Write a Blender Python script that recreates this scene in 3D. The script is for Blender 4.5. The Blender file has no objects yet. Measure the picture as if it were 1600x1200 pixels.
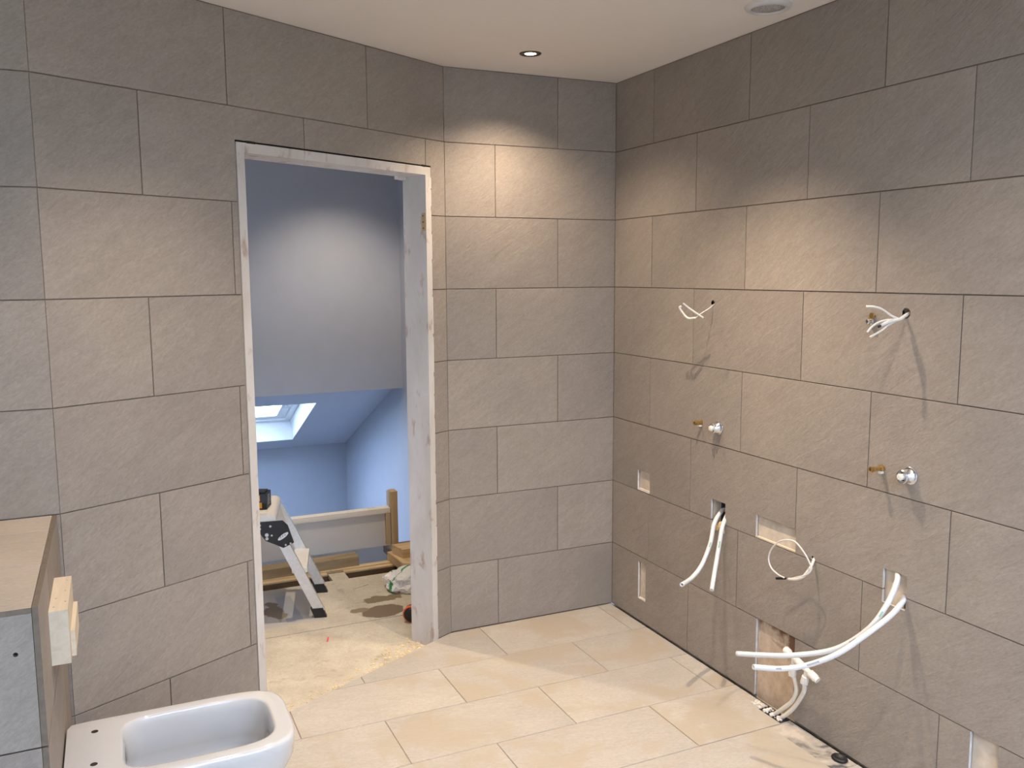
import bpy, bmesh, math, random
from mathutils import Vector, Matrix
random.seed(7)
S = bpy.context.scene
COL = S.collection
pi = math.pi

# ------------------------------------------------------------------ camera, world, lights, exposure
cam_d = bpy.data.cameras.new('camera')
cam_d.sensor_fit = 'HORIZONTAL'; cam_d.sensor_width = 36.0
cam_d.lens = 36.0*1375.73/1600.0
cam_d.clip_start = 0.05; cam_d.clip_end = 100
cam = bpy.data.objects.new('camera', cam_d); COL.objects.link(cam)
CAM = Vector((-2.10487, -3.48286, 1.56432))
yaw, pit, rol = 0.427642, 0.125012, -0.0055313
cy, sy, cp, sp = math.cos(yaw), math.sin(yaw), math.cos(pit), math.sin(pit)
F = Vector((sy*cp, cy*cp, -sp)); R = Vector((cy, -sy, 0)); U = R.cross(F)
R2 = R*math.cos(rol)+U*math.sin(rol); U2 = U*math.cos(rol)-R*math.sin(rol)
M = Matrix((R2, U2, -F)).transposed().to_4x4(); M.translation = CAM
cam.matrix_world = M
S.camera = cam

S.view_settings.view_transform = 'Standard'
S.view_settings.look = 'None'
S.view_settings.gamma = 1.0
S.view_settings.use_curve_mapping = False
S.view_settings.exposure = 0.13

world = bpy.data.worlds.new('overcast_sky'); S.world = world
world.use_nodes = True
bg = world.node_tree.nodes['Background']
bg.inputs[0].default_value = (0.61, 0.73, 1.0, 1)
bg.inputs[1].default_value = 26.0

DOWNLIGHTS = [(-0.580, -0.324), (-0.570, -1.125), (-0.570, -1.92), (-1.74, -1.30), (-0.570, -2.75)]  # the first is in view; the other four are unseen, guessed for their light
DL_POWER = [6, 108, 32, 68, 34]
def spot(name, loc, power, target, angle, blend, colour, radius=0.013):
    l = bpy.data.lights.new(name, 'SPOT'); l.energy = power; l.spot_size = angle; l.spot_blend = blend
    l.color = colour; l.shadow_soft_size = radius
    o = bpy.data.objects.new(name, l); COL.objects.link(o)
    o.location = loc
    d = Vector(target)-Vector(loc)
    o.rotation_euler = d.to_track_quat('-Z', 'Y').to_euler()
    return o
WARM = (1.0, 0.79, 0.585)
for i, ((x, y), p) in enumerate(zip(DOWNLIGHTS, DL_POWER)):
    tgt = (x, y, 0)
    if i == 0: tgt = (-0.67, 0.0, 1.48)
    spot('downlight_beam', (x, y, 2.387), p*1.0, tgt, math.radians((66, 102, 104, 116, 104)[i]), 1.0, WARM)
    if i == 0:
        spot('downlight_spill', (x, y, 2.386), 46, (x, y, 0), math.radians(125), 1.0, WARM)
# landing downlight washing the blue bulkhead
spot('landing_unseen_spot', (-0.72, 1.85, 2.38), 42, (-0.70, 2.30, 0.95), math.radians(100), 1.0, (1.0, 0.83, 0.64))
spot('landing_unseen_spot', (-1.35, 0.55, 2.38), 88, (-1.35, 0.6, 0.0), math.radians(115), 1.0, (1.0, 0.82, 0.60))  # unseen lamp added to brighten the landing deck
def portal(name, loc, rot, sx, sy_):
    l = bpy.data.lights.new(name, 'AREA'); l.shape = 'RECTANGLE'; l.size = sx; l.size_y = sy_
    l.cycles.is_portal = True
    o = bpy.data.objects.new(name, l); COL.objects.link(o)
    o.location = loc; o.rotation_euler = rot
    return o

# ------------------------------------------------------------------ helpers
def tag(o, label=None, cat=None, group=None, kind=None):
    if label: o['label'] = label
    if cat: o['category'] = cat
    if group: o['group'] = group
    if kind: o['kind'] = kind
    return o
def empty(name, loc, label, cat, group=None):
    o = bpy.data.objects.new(name, None); COL.objects.link(o); o.location = loc
    o.empty_display_size = 0.05
    return tag(o, label, cat, group)
def build(name, bm, mat, parent=None, smooth=False, mw=None, recalc=True):
    if recalc: bmesh.ops.recalc_face_normals(bm, faces=bm.faces[:])
    me = bpy.data.meshes.new(name); bm.to_mesh(me); bm.free()
    me.materials.append(mat)
    if smooth:
        me.polygons.foreach_set('use_smooth', [True]*len(me.polygons))
    o = bpy.data.objects.new(name, me); COL.objects.link(o)
    if parent is not None:
        o.parent = parent
        o.matrix_parent_inverse = parent_world(parent).inverted()
    if mw is not None: o.matrix_basis = mw
    return o
def parent_world(p):
    m = p.matrix_basis.copy()
    if p.parent is not None: m = parent_world(p.parent) @ p.matrix_parent_inverse @ m
    return m
def weld(bm, d=1e-5):
    bmesh.ops.remove_doubles(bm, verts=bm.verts[:], dist=d); return bm
def box(bm, a, b, mtx=None):
    x0, y0, z0 = a; x1, y1, z1 = b
    c = [Vector(p) for p in ((x0,y0,z0),(x1,y0,z0),(x1,y1,z0),(x0,y1,z0),(x0,y0,z1),(x1,y0,z1),(x1,y1,z1),(x0,y1,z1))]
    if mtx is not None: c = [mtx @ p for p in c]
    v = [bm.verts.new(p) for p in c]
    for f in ((3,2,1,0),(4,5,6,7),(0,1,5,4),(1,2,6,5),(2,3,7,6),(3,0,4,7)): bm.faces.new([v[i] for i in f])
    return v
def bevelled(bm, w, seg=2):
    es = [e for e in bm.edges if len(e.link_faces) == 2 and e.calc_face_angle(0) > 0.5]
    bmesh.ops.bevel(bm, geom=es, offset=w, segments=seg, profile=0.7, affect='EDGES', clamp_overlap=True)
    return bm
def prism(bm, pts, vec):
    vec = Vector(vec); a = [bm.verts.new(Vector(p)) for p in pts]; b = [bm.verts.new(Vector(p)+vec) for p in pts]
    n = len(a); bm.faces.new(a); bm.faces.new(b[::-1])
    for i in range(n): bm.faces.new((a[i], b[i], b[(i+1) % n], a[(i+1) % n]))
def catmull(pts, sub=8):
    P = [Vector(p) for p in pts]; out = []
    Q = [P[0]*2-P[1]]+P+[P[-1]*2-P[-2]]
    for i in range(1, len(Q)-2):
        p0, p1, p2, p3 = Q[i-1:i+3]
        for k in range(sub):
            t = k/sub
            out.append(0.5*((2*p1)+(p2-p0)*t+(2*p0-5*p1+4*p2-p3)*t*t+(3*p1-p0-3*p2+p3)*t**3))
    out.append(P[-1]); return out
def tube(bm, pts, r, seg=12, hollow=None, smooth_path=True, sub=8, flat=1.0):
    P = catmull(pts, sub) if smooth_path else [Vector(p) for p in pts]
    t = (P[1]-P[0]).normalized()
    n = t.orthogonal().normalized(); rings = []
    for i, p in enumerate(P):
        tt = (P[min(i+1, len(P)-1)]-P[max(i-1, 0)]).normalized()
        n = (n-tt*n.dot(tt)).normalized(); b = tt.cross(n)
        rr = r[i*(len(r)-1)//(len(P)-1)] if isinstance(r, (list, tuple)) else r
        rings.append([bm.verts.new(p+n*math.cos(2*pi*k/seg)*rr+b*math.sin(2*pi*k/seg)*rr*flat) for k in range(seg)])
    for i in range(len(rings)-1):
        for k in range(seg): bm.faces.new((rings[i][k], rings[i][(k+1) % seg], rings[i+1][(k+1) % seg], rings[i+1][k]))
    bm.faces.new(rings[0][::-1])
    if hollow:
        p = P[-1]; tt = (P[-1]-P[-2]).normalized()
        c = p
        inner = [bm.verts.new(c+(v.co-c)*hollow) for v in rings[-1]]
        deep = [bm.verts.new(v.co-tt*0.02) for v in inner]
        for k in range(seg):
            bm.faces.new((rings[-1][k], rings[-1][(k+1) % seg], inner[(k+1) % seg], inner[k]))
            bm.faces.new((inner[k], inner[(k+1) % seg], deep[(k+1) % seg], deep[k]))
        bm.faces.new(deep)
    else: bm.faces.new(rings[-1])
    return P
def lathe(bm, prof, origin, axis, seg=28):
    a = Vector(axis).normalized(); n = a.orthogonal().normalized(); b = a.cross(n); o = Vector(origin); rings = []
    for (r, h) in prof:
        if r < 1e-6: rings.append([bm.verts.new(o+a*h)])
        else: rings.append([bm.verts.new(o+a*h+n*math.cos(2*pi*k/seg)*r+b*math.sin(2*pi*k/seg)*r) for k in range(seg)])
    for A, B in zip(rings, rings[1:]):
        for k in range(seg):
            k2 = (k+1) % seg
            if len(A) == 1 and len(B) == 1: continue
            if len(A) == 1: bm.faces.new((A[0], B[k2], B[k]))
            elif len(B) == 1: bm.faces.new((A[k], A[k2], B[0]))
            else: bm.faces.new((A[k], A[k2], B[k2], B[k]))

# ------------------------------------------------------------------ materials
def new_mat(name, rough=0.6, metal=0.0, spec=0.4):
    m = bpy.data.materials.new(name); m.use_nodes = True
    n = m.node_tree.nodes; b = n['Principled BSDF']
    b.inputs['Roughness'].default_value = rough; b.inputs['Metallic'].default_value = metal
    b.inputs['Specular IOR Level'].default_value = spec
    return m, m.node_tree, b
def N(nt, typ, **kw):
    n = nt.nodes.new(typ)
    for k, v in kw.items(): setattr(n, k, v)
    return n
def noise(nt, vec, scale, detail=4, rough=0.55, dist=0.0):
    n = N(nt, 'ShaderNodeTexNoise'); n.inputs['Scale'].default_value = scale
    n.inputs['Detail'].default_value = detail; n.inputs['Roughness'].default_value = rough
    n.inputs['Distortion'].default_value = dist
    nt.links.new(vec, n.inputs['Vector']); return n
def mapping(nt, vec, scale=(1,1,1), rot=(0,0,0), loc=(0,0,0)):
    m = N(nt, 'ShaderNodeMapping'); m.inputs['Scale'].default_value = scale
    m.inputs['Rotation'].default_value = rot; m.inputs['Location'].default_value = loc
    nt.links.new(vec, m.inputs['Vector']); return m.outputs[0]
def ramp(nt, fac, stops):
    r = N(nt, 'ShaderNodeValToRGB'); cr = r.color_ramp
    while len(cr.elements) < len(stops): cr.elements.new(0.5)
    for e, (p, c) in zip(cr.elements, stops):
        e.position = p; e.color = (*c, 1) if len(c) == 3 else c
    nt.links.new(fac, r.inputs[0]); return r.outputs[0]
def mix(nt, fac, a, b, blend='MIX'):
    m = N(nt, 'ShaderNodeMix', data_type='RGBA', blend_type=blend)
    for sock, v in ((m.inputs[0], fac), (m.inputs[6], a), (m.inputs[7], b)):
        if isinstance(v, (int, float)): sock.default_value = v
        elif isinstance(v, tuple): sock.default_value = (*v, 1)
        else: nt.links.new(v, sock)
    return m.outputs[2]
def math_(nt, op, a, b=None):
    m = N(nt, 'ShaderNodeMath', operation=op)
    for s, v in zip(m.inputs, (a, b)):
        if v is None: continue
        if isinstance(v, (int, float)): s.default_value = v
        else: nt.links.new(v, s)
    return m.outputs[0]
def bump(nt, bsdf, h, strength, dist=0.01):
    b = N(nt, 'ShaderNodeBump'); b.inputs['Strength'].default_value = strength; b.inputs['Distance'].default_value = dist
    nt.links.new(h, b.inputs['Height']); nt.links.new(b.outputs[0], bsdf.inputs['Normal'])
def objvec(nt, randomise=True):
    tc = N(nt, 'ShaderNodeTexCoord'); v = tc.outputs['Object']
    if randomise:
        oi = N(nt, 'ShaderNodeObjectInfo')
        sc = N(nt, 'ShaderNodeVectorMath', operation='MULTIPLY_ADD')
        cmb = N(nt, 'ShaderNodeCombineXYZ')
        for i in range(3): nt.links.new(math_(nt, 'MULTIPLY', oi.outputs['Random'], 17.0+11*i), cmb.inputs[i])
        sc.inputs[1].default_value = (1, 1, 1)
        nt.links.new(v, sc.inputs[0]); nt.links.new(cmb.outputs[0], sc.inputs[2])
        return sc.outputs[0], oi.outputs['Random'], v
    return v, None, v
def plain(name, col, rough=0.6, metal=0.0, spec=0.4, var=0.06, scale=30, bmp=0.0):
    m, nt, b = new_mat(name, rough, metal, spec)
    v, _, _ = objvec(nt, False)
    n = noise(nt, v, scale)
    lo = tuple(max(0, c*(1-var)) for c in col); hi = tuple(min(1, c*(1+var)) for c in col)
    nt.links.new(ramp(nt, n.outputs[0], [(0.3, lo), (0.7, hi)]), b.inputs['Base Color'])
    if bmp: bump(nt, b, n.outputs[0], bmp, 0.003)
    return m
def stone(name, dark, light, rot=-0.6, relief=0.42, rough=0.62, damp=None, spec=0.35, tint=0.10, blotch=None):
    m, nt, b = new_mat(name, rough, 0, spec)
    v, rnd, raw = objvec(nt)
    rv = mapping(nt, v, rot=(0, 0, rot))
    st = noise(nt, mapping(nt, rv, scale=(9, 34, 9)), 1.0, 6, 0.66, 0.9)
    fine = noise(nt, mapping(nt, rv, scale=(70, 180, 70)), 1.0, 5, 0.7, 0.6)
    cloud = noise(nt, v, 3.2, 4, 0.5)
    c = ramp(nt, st.outputs[0], [(0.15, dark), (0.85, light)])
    gr = ramp(nt, fine.outputs[0], [(0.28, (0.80, 0.80, 0.80)), (0.7, (1.08, 1.08, 1.08))])
    c = mix(nt, 1.0, c, gr, 'MULTIPLY')
    c = mix(nt, 1.0, c, ramp(nt, cloud.outputs[0], [(0.25, (0.90, 0.90, 0.91)), (0.75, (1.06, 1.05, 1.03))]), 'MULTIPLY')
    c = mix(nt, 1.0, c, ramp(nt, rnd, [(0.0, (1-tint, 1-tint, 1-tint*0.9)), (1.0, (1+tint*0.35, 1+tint*0.3, 1+tint*0.25))]), 'MULTIPLY')
    if blotch:
        bn = noise(nt, v, 4.0, 3, 0.55, 0.4)
        c = mix(nt, ramp(nt, bn.outputs[0], [(0.50, (0, 0, 0)), (0.60, (0.75, 0.75, 0.75))]), c, blotch)
    if damp:                                       # a damp or chalky patch with an outline of its own: (x, y, rx, ry, colour, amount)
        x, y, rx, ry, dc, am = damp
        q = mapping(nt, raw, scale=(1/rx, 1/ry, 0), loc=(-x/rx, -y/ry, 0))
        ln = N(nt, 'ShaderNodeVectorMath', operation='LENGTH'); nt.links.new(q, ln.inputs[0])
        w = noise(nt, raw, 9, 3)
        s = math_(nt, 'ADD', ln.outputs['Value'], math_(nt, 'MULTIPLY', math_(nt, 'SUBTRACT', w.outputs[0], 0.5), 1.1))
        k = ramp(nt, s, [(0.72, (am, am, am)), (0.92, (0, 0, 0))])
        c = mix(nt, k, c, dc)
    nt.links.new(c, b.inputs['Base Color'])
    h = math_(nt, 'ADD', math_(nt, 'MULTIPLY', st.outputs[0], 1.0), math_(nt, 'MULTIPLY', fine.outputs[0], 0.35))
    bump(nt, b, h, relief, 0.006)
    return m
def wood(name, dark, light, axis=0, rough=0.65, scale=1.0, knots=True):
    m, nt, b = new_mat(name, rough, 0, 0.3)
    v, rnd, _ = objvec(nt)
    sc = [28*scale]*3; sc[axis] = 2.2*scale
    g = noise(nt, mapping(nt, v, scale=tuple(sc)), 1.0, 5, 0.6, 0.8)
    c = ramp(nt, g.outputs[0], [(0.25, dark), (0.7, light)])
    if knots:
        kn = noise(nt, v, 9*scale, 2)
        c = mix(nt, ramp(nt, kn.outputs[0], [(0.66, (0, 0, 0)), (0.78, (0.7, 0.7, 0.7))]), c, tuple(x*0.5 for x in dark))
    nt.links.new(c, b.inputs['Base Color']); bump(nt, b, g.outputs[0], 0.25, 0.003)
    return m

TILE = stone('porcelain_stone_tile', (0.302, 0.262, 0.223), (0.388, 0.341, 0.293))
TILE_D = stone('porcelain_stone_tile_chalky', (0.302, 0.262, 0.223), (0.388, 0.341, 0.293), damp=(0.52, 0.10, 0.09, 0.22, (0.47, 0.44, 0.41), 0.5))
TILE_B = stone('porcelain_stone_tile_damp', (0.302, 0.262, 0.223), (0.388, 0.341, 0.293), damp=(0.58, 0.06, 0.26, 0.27, (0.25, 0.222, 0.19), 0.5))
TILE_B2 = stone('porcelain_stone_tile_damp_foot', (0.302, 0.262, 0.223), (0.388, 0.341, 0.293), damp=(0.10, 0.02, 0.30, 0.11, (0.25, 0.215, 0.18), 0.4))
FTILE = stone('cream_floor_tile', (0.475, 0.43, 0.365), (0.57, 0.53, 0.465), rot=0.2, relief=0.16, rough=0.5, tint=0.06, blotch=(0.45, 0.38, 0.285))
LTILE = stone('cream_ledge_tile', (0.50, 0.43, 0.35), (0.57, 0.495, 0.405), rot=0.1, relief=0.18, rough=0.5, tint=0.05)
TEDGE = plain('raw_tile_edge', (0.175, 0.14, 0.105), 0.8, var=0.12, scale=60)
CUTEDGE = plain('pale_cut_edge', (0.60, 0.58, 0.56), 0.8, var=0.12, scale=50)
GROUT = plain('grey_brown_grout', (0.155, 0.125, 0.10), 0.9, var=0.12, scale=60)
FGROUT = plain('floor_grout', (0.33, 0.28, 0.22), 0.9, var=0.1, scale=60)
CEIL = plain('ceiling_paint', (0.80, 0.735, 0.665), 0.85, var=0.012, scale=6)
PAINTW = plain('white_room_paint', (0.72, 0.70, 0.66), 0.8, var=0.02, scale=6)
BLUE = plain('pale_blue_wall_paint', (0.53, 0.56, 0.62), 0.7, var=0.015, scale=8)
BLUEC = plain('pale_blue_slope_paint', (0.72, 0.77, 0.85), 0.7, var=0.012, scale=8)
WHITEP = plain('white_gloss_frame', (0.86, 0.88, 0.88), 0.4, var=0.02)
CERAMIC, nt_, b_ = new_mat('glazed_white_ceramic', 0.07, 0, 0.55)
b_.inputs['Base Color'].default_value = (0.61, 0.61, 0.605, 1); b_.inputs['Coat Weight'].default_value = 0.6; b_.inputs['Coat Roughness'].default_value = 0.03
PIPE = plain('white_plastic_pipe', (0.70, 0.70, 0.69), 0.35, spec=0.5, var=0.03, scale=90)
CREAMP = plain('cream_plastic_fitting', (0.78, 0.74, 0.66), 0.38, spec=0.5, var=0.05, scale=60)
CABLE = plain('white_cable_sheath', (0.70, 0.67, 0.61), 0.45, var=0.05, scale=120)
CABLEG = plain('grey_cable_sheath', (0.52, 0.51, 0.49), 0.45, var=0.06, scale=120)
BLACK = plain('black_plastic', (0.018, 0.018, 0.02), 0.45, var=0.25, scale=50)
DARKV = plain('painted_void_shade', (0.03, 0.024, 0.02), 0.95, var=0.4, scale=30)  # near-black stands in for the shade inside holes, gaps and voids
ALU = plain('brushed_aluminium', (0.70, 0.72, 0.74), 0.38, 0.75, 0.5, var=0.08, scale=70)
CHROME = plain('chrome', (0.72, 0.73, 0.75), 0.14, 1.0, 0.5, var=0.05, scale=150)
BRASS = plain('brass', (0.52, 0.34, 0.13), 0.32, 0.9, 0.5, var=0.25, scale=120)
BRONZE = plain('dark_bronze_bezel', (0.10, 0.085, 0.06), 0.35, 0.6, 0.5, var=0.1)
ORANGE = plain('orange_rubber', (0.85, 0.13, 0.02), 0.5, var=0.1)
YELLOW = plain('yellow_plastic', (0.80, 0.36, 0.02), 0.4, var=0.08)
GREENP = plain('green_print', (0.30, 0.52, 0.40), 0.5, var=0.2, scale=200)
GREYP = plain('grey_print', (0.38, 0.38, 0.40), 0.5, var=0.2, scale=200)
REDP = plain('red_pencil', (0.75, 0.10, 0.16), 0.6, var=0.2, scale=200)
PINE = wood('pine_timber', (0.50, 0.33, 0.16), (0.74, 0.56, 0.34), 0)
PINEY = wood('pine_timber_crosswise', (0.50, 0.33, 0.16), (0.74, 0.56, 0.34), 1)
PINEZ = wood('pine_upright', (0.42, 0.28, 0.14), (0.62, 0.45, 0.26), 2)
PALE = wood('pale_planed_pine', (0.60, 0.49, 0.34), (0.76, 0.67, 0.53), 1)
JOIST = wood('dirty_shaded_joist', (0.10, 0.06, 0.03), (0.20, 0.125, 0.065), 0)  # brown darkened for dirt and for the shade in the joist gaps
OLDT = wood('weathered_timber', (0.22, 0.16, 0.09), (0.40, 0.31, 0.19), 0)
PLASTER = plain('bare_plasterboard', (0.62, 0.54, 0.44), 0.9, var=0.14, scale=26)
SKIM = plain('filler_skim', (0.74, 0.69, 0.62), 0.85, var=0.08, scale=40, bmp=0.2)

# door lining: undercoated softwood with rubbed, dirty and bare marks
LINING, nt, b = new_mat('undercoated_lining', 0.55, 0, 0.35)
v, _, raw = objvec(nt, False)
w1 = noise(nt, mapping(nt, v, scale=(9, 9, 3.2)), 1.0, 4, 0.6, 0.5)
w2 = noise(nt, mapping(nt, v, scale=(22, 22, 10)), 1.0, 3, 0.6, 0.3)
c = ramp(nt, w1.outputs[0], [(0.25, (0.54, 0.50, 0.45)), (0.75, (0.67, 0.64, 0.60))])
c = mix(nt, ramp(nt, w2.outputs[0], [(0.59, (0, 0, 0)), (0.72, (0.8, 0.8, 0.8))]), c, (0.36, 0.26, 0.20))
nt.links.new(c, b.inputs['Base Color'])
# painted plinth board
BOARDP, nt, b = new_mat('white_painted_board', 0.5, 0, 0.35)
v, _, raw = objvec(nt, False)
w2 = noise(nt, v, 26, 3)
c = mix(nt, ramp(nt, w2.outputs[0], [(0.70, (0, 0, 0)), (0.76, (0.8, 0.8, 0.8))]), (0.66, 0.61, 0.55), (0.20, 0.16, 0.12))
nt.links.new(c, b.inputs['Base Color'])

def blob_mask(nt, raw, x, y, rx, ry, wob, nscale, edge=0.1, square=False):
    q = mapping(nt, raw, scale=(1/rx, 1/ry, 0), loc=(-x/rx, -y/ry, 0))
    if square:
        sp_ = N(nt, 'ShaderNodeSeparateXYZ'); nt.links.new(q, sp_.inputs[0])
        dist = math_(nt, 'MAXIMUM', math_(nt, 'ABSOLUTE', sp_.outputs[0]), math_(nt, 'ABSOLUTE', sp_.outputs[1]))
    else:
        ln = N(nt, 'ShaderNodeVectorMath', operation='LENGTH'); nt.links.new(q, ln.inputs[0]); dist = ln.outputs['Value']
    w = noise(nt, raw, nscale, 3)
    s = math_(nt, 'ADD', dist, math_(nt, 'MULTIPLY', math_(nt, 'SUBTRACT', w.outputs[0], 0.5), wob))
    return ramp(nt, s, [(0.9-edge, (1, 1, 1)), (0.9+edge, (0, 0, 0))])
# chipboard decking, dusty and stained (object coordinates are world metres)
CHIP, nt, b = new_mat('dusty_chipboard_deck', 0.8, 0, 0.25)
v, _, raw = objvec(nt, False)
n1 = noise(nt, v, 7, 5, 0.6); n2 = noise(nt, v, 120, 3, 0.6); n3 = noise(nt, v, 15, 4, 0.6)
c = ramp(nt, n1.outputs[0], [(0.3, (0.52, 0.455, 0.35)), (0.7, (0.67, 0.605, 0.49))])
c = mix(nt, 1.0, c, ramp(nt, n2.outputs[0], [(0.3, (0.86, 0.86, 0.86)), (0.7, (1.05, 1.05, 1.05))]), 'MULTIPLY')
c = mix(nt, ramp(nt, n3.outputs[0], [(0.60, (0, 0, 0)), (0.72, (0.55, 0.55, 0.55))]), c, (0.34, 0.26, 0.17))
c = mix(nt, blob_mask(nt, raw, -1.43, 0.69, 0.175, 0.25, 0.22, 9, 0.06, True), c, (0.49, 0.46, 0.43))        # plaster-smeared square patch
c = mix(nt, blob_mask(nt, raw, -1.40, 0.67, 0.042, 0.19, 0.30, 14, 0.08, True), c, (0.33, 0.34, 0.36))
c = mix(nt, blob_mask(nt, raw, -1.47, 0.66, 0.05, 0.12, 1.6, 16, 0.08), c, (0.21, 0.17, 0.13))
c = mix(nt, blob_mask(nt, raw, -1.00, 0.445, 0.11, 0.085, 0.7, 13, 0.04), c, (0.22, 0.165, 0.11))     # spilt patch by the bag
c = mix(nt, blob_mask(nt, raw, -0.96, 0.60, 0.10, 0.05, 1.4, 18, 0.05), c, (0.25, 0.19, 0.12))
c = mix(nt, blob_mask(nt, raw, -1.10, 0.50, 0.05, 0.03, 1.6, 25, 0.05), c, (0.30, 0.23, 0.15))
nt.links.new(c, b.inputs['Base Color']); bump(nt, b, n2.outputs[0], 0.2, 0.002)
# adhesive bed by the right wall
BED, nt, b = new_mat('grey_adhesive_bed', 0.85, 0, 0.2)
v, _, raw = objvec(nt, False)
n1 = noise(nt, v, 9, 4, 0.6, 0.6)
c = ramp(nt, n1.outputs[0], [(0.36, (0.12, 0.115, 0.11)), (0.46, (0.36, 0.32, 0.27)), (0.62, (0.55, 0.48, 0.39))])
nt.links.new(c, b.inputs['Base Color']); bump(nt, b, n1.outputs[0], 0.3, 0.004)
# stained back of the low recess
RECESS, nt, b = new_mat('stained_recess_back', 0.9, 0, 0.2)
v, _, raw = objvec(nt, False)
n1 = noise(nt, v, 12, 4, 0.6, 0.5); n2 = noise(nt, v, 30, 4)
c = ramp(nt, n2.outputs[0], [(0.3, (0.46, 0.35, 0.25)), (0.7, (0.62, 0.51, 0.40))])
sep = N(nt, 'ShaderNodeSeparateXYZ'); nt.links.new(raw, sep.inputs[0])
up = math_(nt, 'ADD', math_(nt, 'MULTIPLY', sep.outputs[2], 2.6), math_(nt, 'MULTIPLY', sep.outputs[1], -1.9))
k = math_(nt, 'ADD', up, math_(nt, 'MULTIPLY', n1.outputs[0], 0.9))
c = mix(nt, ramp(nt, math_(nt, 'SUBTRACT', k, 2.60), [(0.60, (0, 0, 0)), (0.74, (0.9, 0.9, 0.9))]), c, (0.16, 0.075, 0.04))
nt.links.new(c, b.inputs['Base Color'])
# emitters
def emit(name, col, s):
    m = bpy.data.materials.new(name); m.use_nodes = True; nt = m.node_tree; nt.nodes.clear()
    e = N(nt, 'ShaderNodeEmission'); e.inputs[0].default_value = (*col, 1); e.inputs[1].default_value = s
    o = N(nt, 'ShaderNodeOutputMaterial'); nt.links.new(e.outputs[0], o.inputs[0]); return m
LENS = emit('lit_lamp_lens', (1.0, 0.92, 0.80), 14)
GLASS = bpy.data.materials.new('window_glass'); GLASS.use_nodes = True
nt = GLASS.node_tree; nt.nodes.clear()
tr = N(nt, 'ShaderNodeBsdfTransparent'); gl = N(nt, 'ShaderNodeBsdfGlossy'); gl.inputs['Roughness'].default_value = 0.02
mx = N(nt, 'ShaderNodeMixShader'); out = N(nt, 'ShaderNodeOutputMaterial')
tr.inputs[0].default_value = (0.93, 0.96, 0.96, 1)
mx.inputs[0].default_value = 0.08; nt.links.new(tr.outputs[0], mx.inputs[1]); nt.links.new(gl.outputs[0], mx.inputs[2]); nt.links.new(mx.outputs[0], out.inputs[0])
# bag
BAG, nt, b = new_mat('printed_carrier_bag', 0.35, 0, 0.5)
v, _, raw = objvec(nt, False)
n1 = noise(nt, v, 16, 2, 0.5, 0.8); n2 = noise(nt, v, 24, 2, 0.5, 0.4)
c = mix(nt, ramp(nt, n1.outputs[0], [(0.60, (0, 0, 0)), (0.62, (1, 1, 1))]), (0.80, 0.80, 0.79), (0.05, 0.28, 0.09))
c = mix(nt, ramp(nt, n2.outputs[0], [(0.70, (0, 0, 0)), (0.72, (1, 1, 1))]), c, (0.60, 0.07, 0.06))
nt.links.new(c, b.inputs['Base Color'])
# speaker grille
GRILLE, nt, b = new_mat('perforated_grille', 0.6, 0, 0.3)
v, _, raw = objvec(nt, False)
vo = N(nt, 'ShaderNodeTexVoronoi'); vo.inputs['Scale'].default_value = 260; nt.links.new(v, vo.inputs['Vector'])
nt.links.new(ramp(nt, vo.outputs['Distance'], [(0.25, (0.18, 0.17, 0.16)), (0.5, (0.50, 0.48, 0.46))]), b.inputs['Base Color'])

# ------------------------------------------------------------------ cell meshes (rectangles with rectangular cut-outs)
def cells(bm, x0, x1, y0, y1, zt, zb, holes=(), octo=()):
    holes = list(holes)+list(octo)
    xs = sorted({x0, x1, *[min(max(h[i], x0), x1) for h in holes for i in (0, 1)]})
    ys = sorted({y0, y1, *[min(max(h[i], y0), y1) for h in holes for i in (2, 3)]})
    def filled(i, j):
        if i < 0 or j < 0 or i >= len(xs)-1 or j >= len(ys)-1: return False
        cx, cy_ = (xs[i]+xs[i+1])/2, (ys[j]+ys[j+1])/2
        return not any(h[0] < cx < h[1] and h[2] < cy_ < h[3] for h in holes)
    vt = {}
    def V(i, j, z):
        k = (i, j, z)
        if k not in vt: vt[k] = bm.verts.new((xs[i], ys[j], z))
        return vt[k]
    for i in range(len(xs)-1):
        for j in range(len(ys)-1):
            if not filled(i, j): continue
            bm.faces.new((V(i,j,zt), V(i+1,j,zt), V(i+1,j+1,zt), V(i,j+1,zt)))
            bm.faces.new((V(i,j,zb), V(i,j+1,zb), V(i+1,j+1,zb), V(i+1,j,zb)))
            if not filled(i-1, j): bm.faces.new((V(i,j,zb), V(i,j,zt), V(i,j+1,zt), V(i,j+1,zb)))
            if not filled(i+1, j): bm.faces.new((V(i+1,j,zt), V(i+1,j,zb), V(i+1,j+1,zb), V(i+1,j+1,zt)))
            if not filled(i, j-1): bm.faces.new((V(i,j,zt), V(i,j,zb), V(i+1,j,zb), V(i+1,j,zt)))
            if not filled(i, j+1): bm.faces.new((V(i,j+1,zb), V(i,j+1,zt), V(i+1,j+1,zt), V(i+1,j+1,zb)))
    for (a, b_, c_, d) in octo:                     # fill the corners so that the square hole reads round
        if not (x0 <= a and b_ <= x1 and y0 <= c_ and d <= y1): continue
        ex, ey = (b_-a)*0.29, (d-c_)*0.29
        for (px, py, qx, qy) in ((a, c_, ex, ey), (b_, c_, -ex, ey), (b_, d, -ex, -ey), (a, d, ex, -ey)):
            prism(bm, [(px, py, zt), (px+qx, py, zt), (px, py+qy, zt)], (0, 0, zb-zt))
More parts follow.
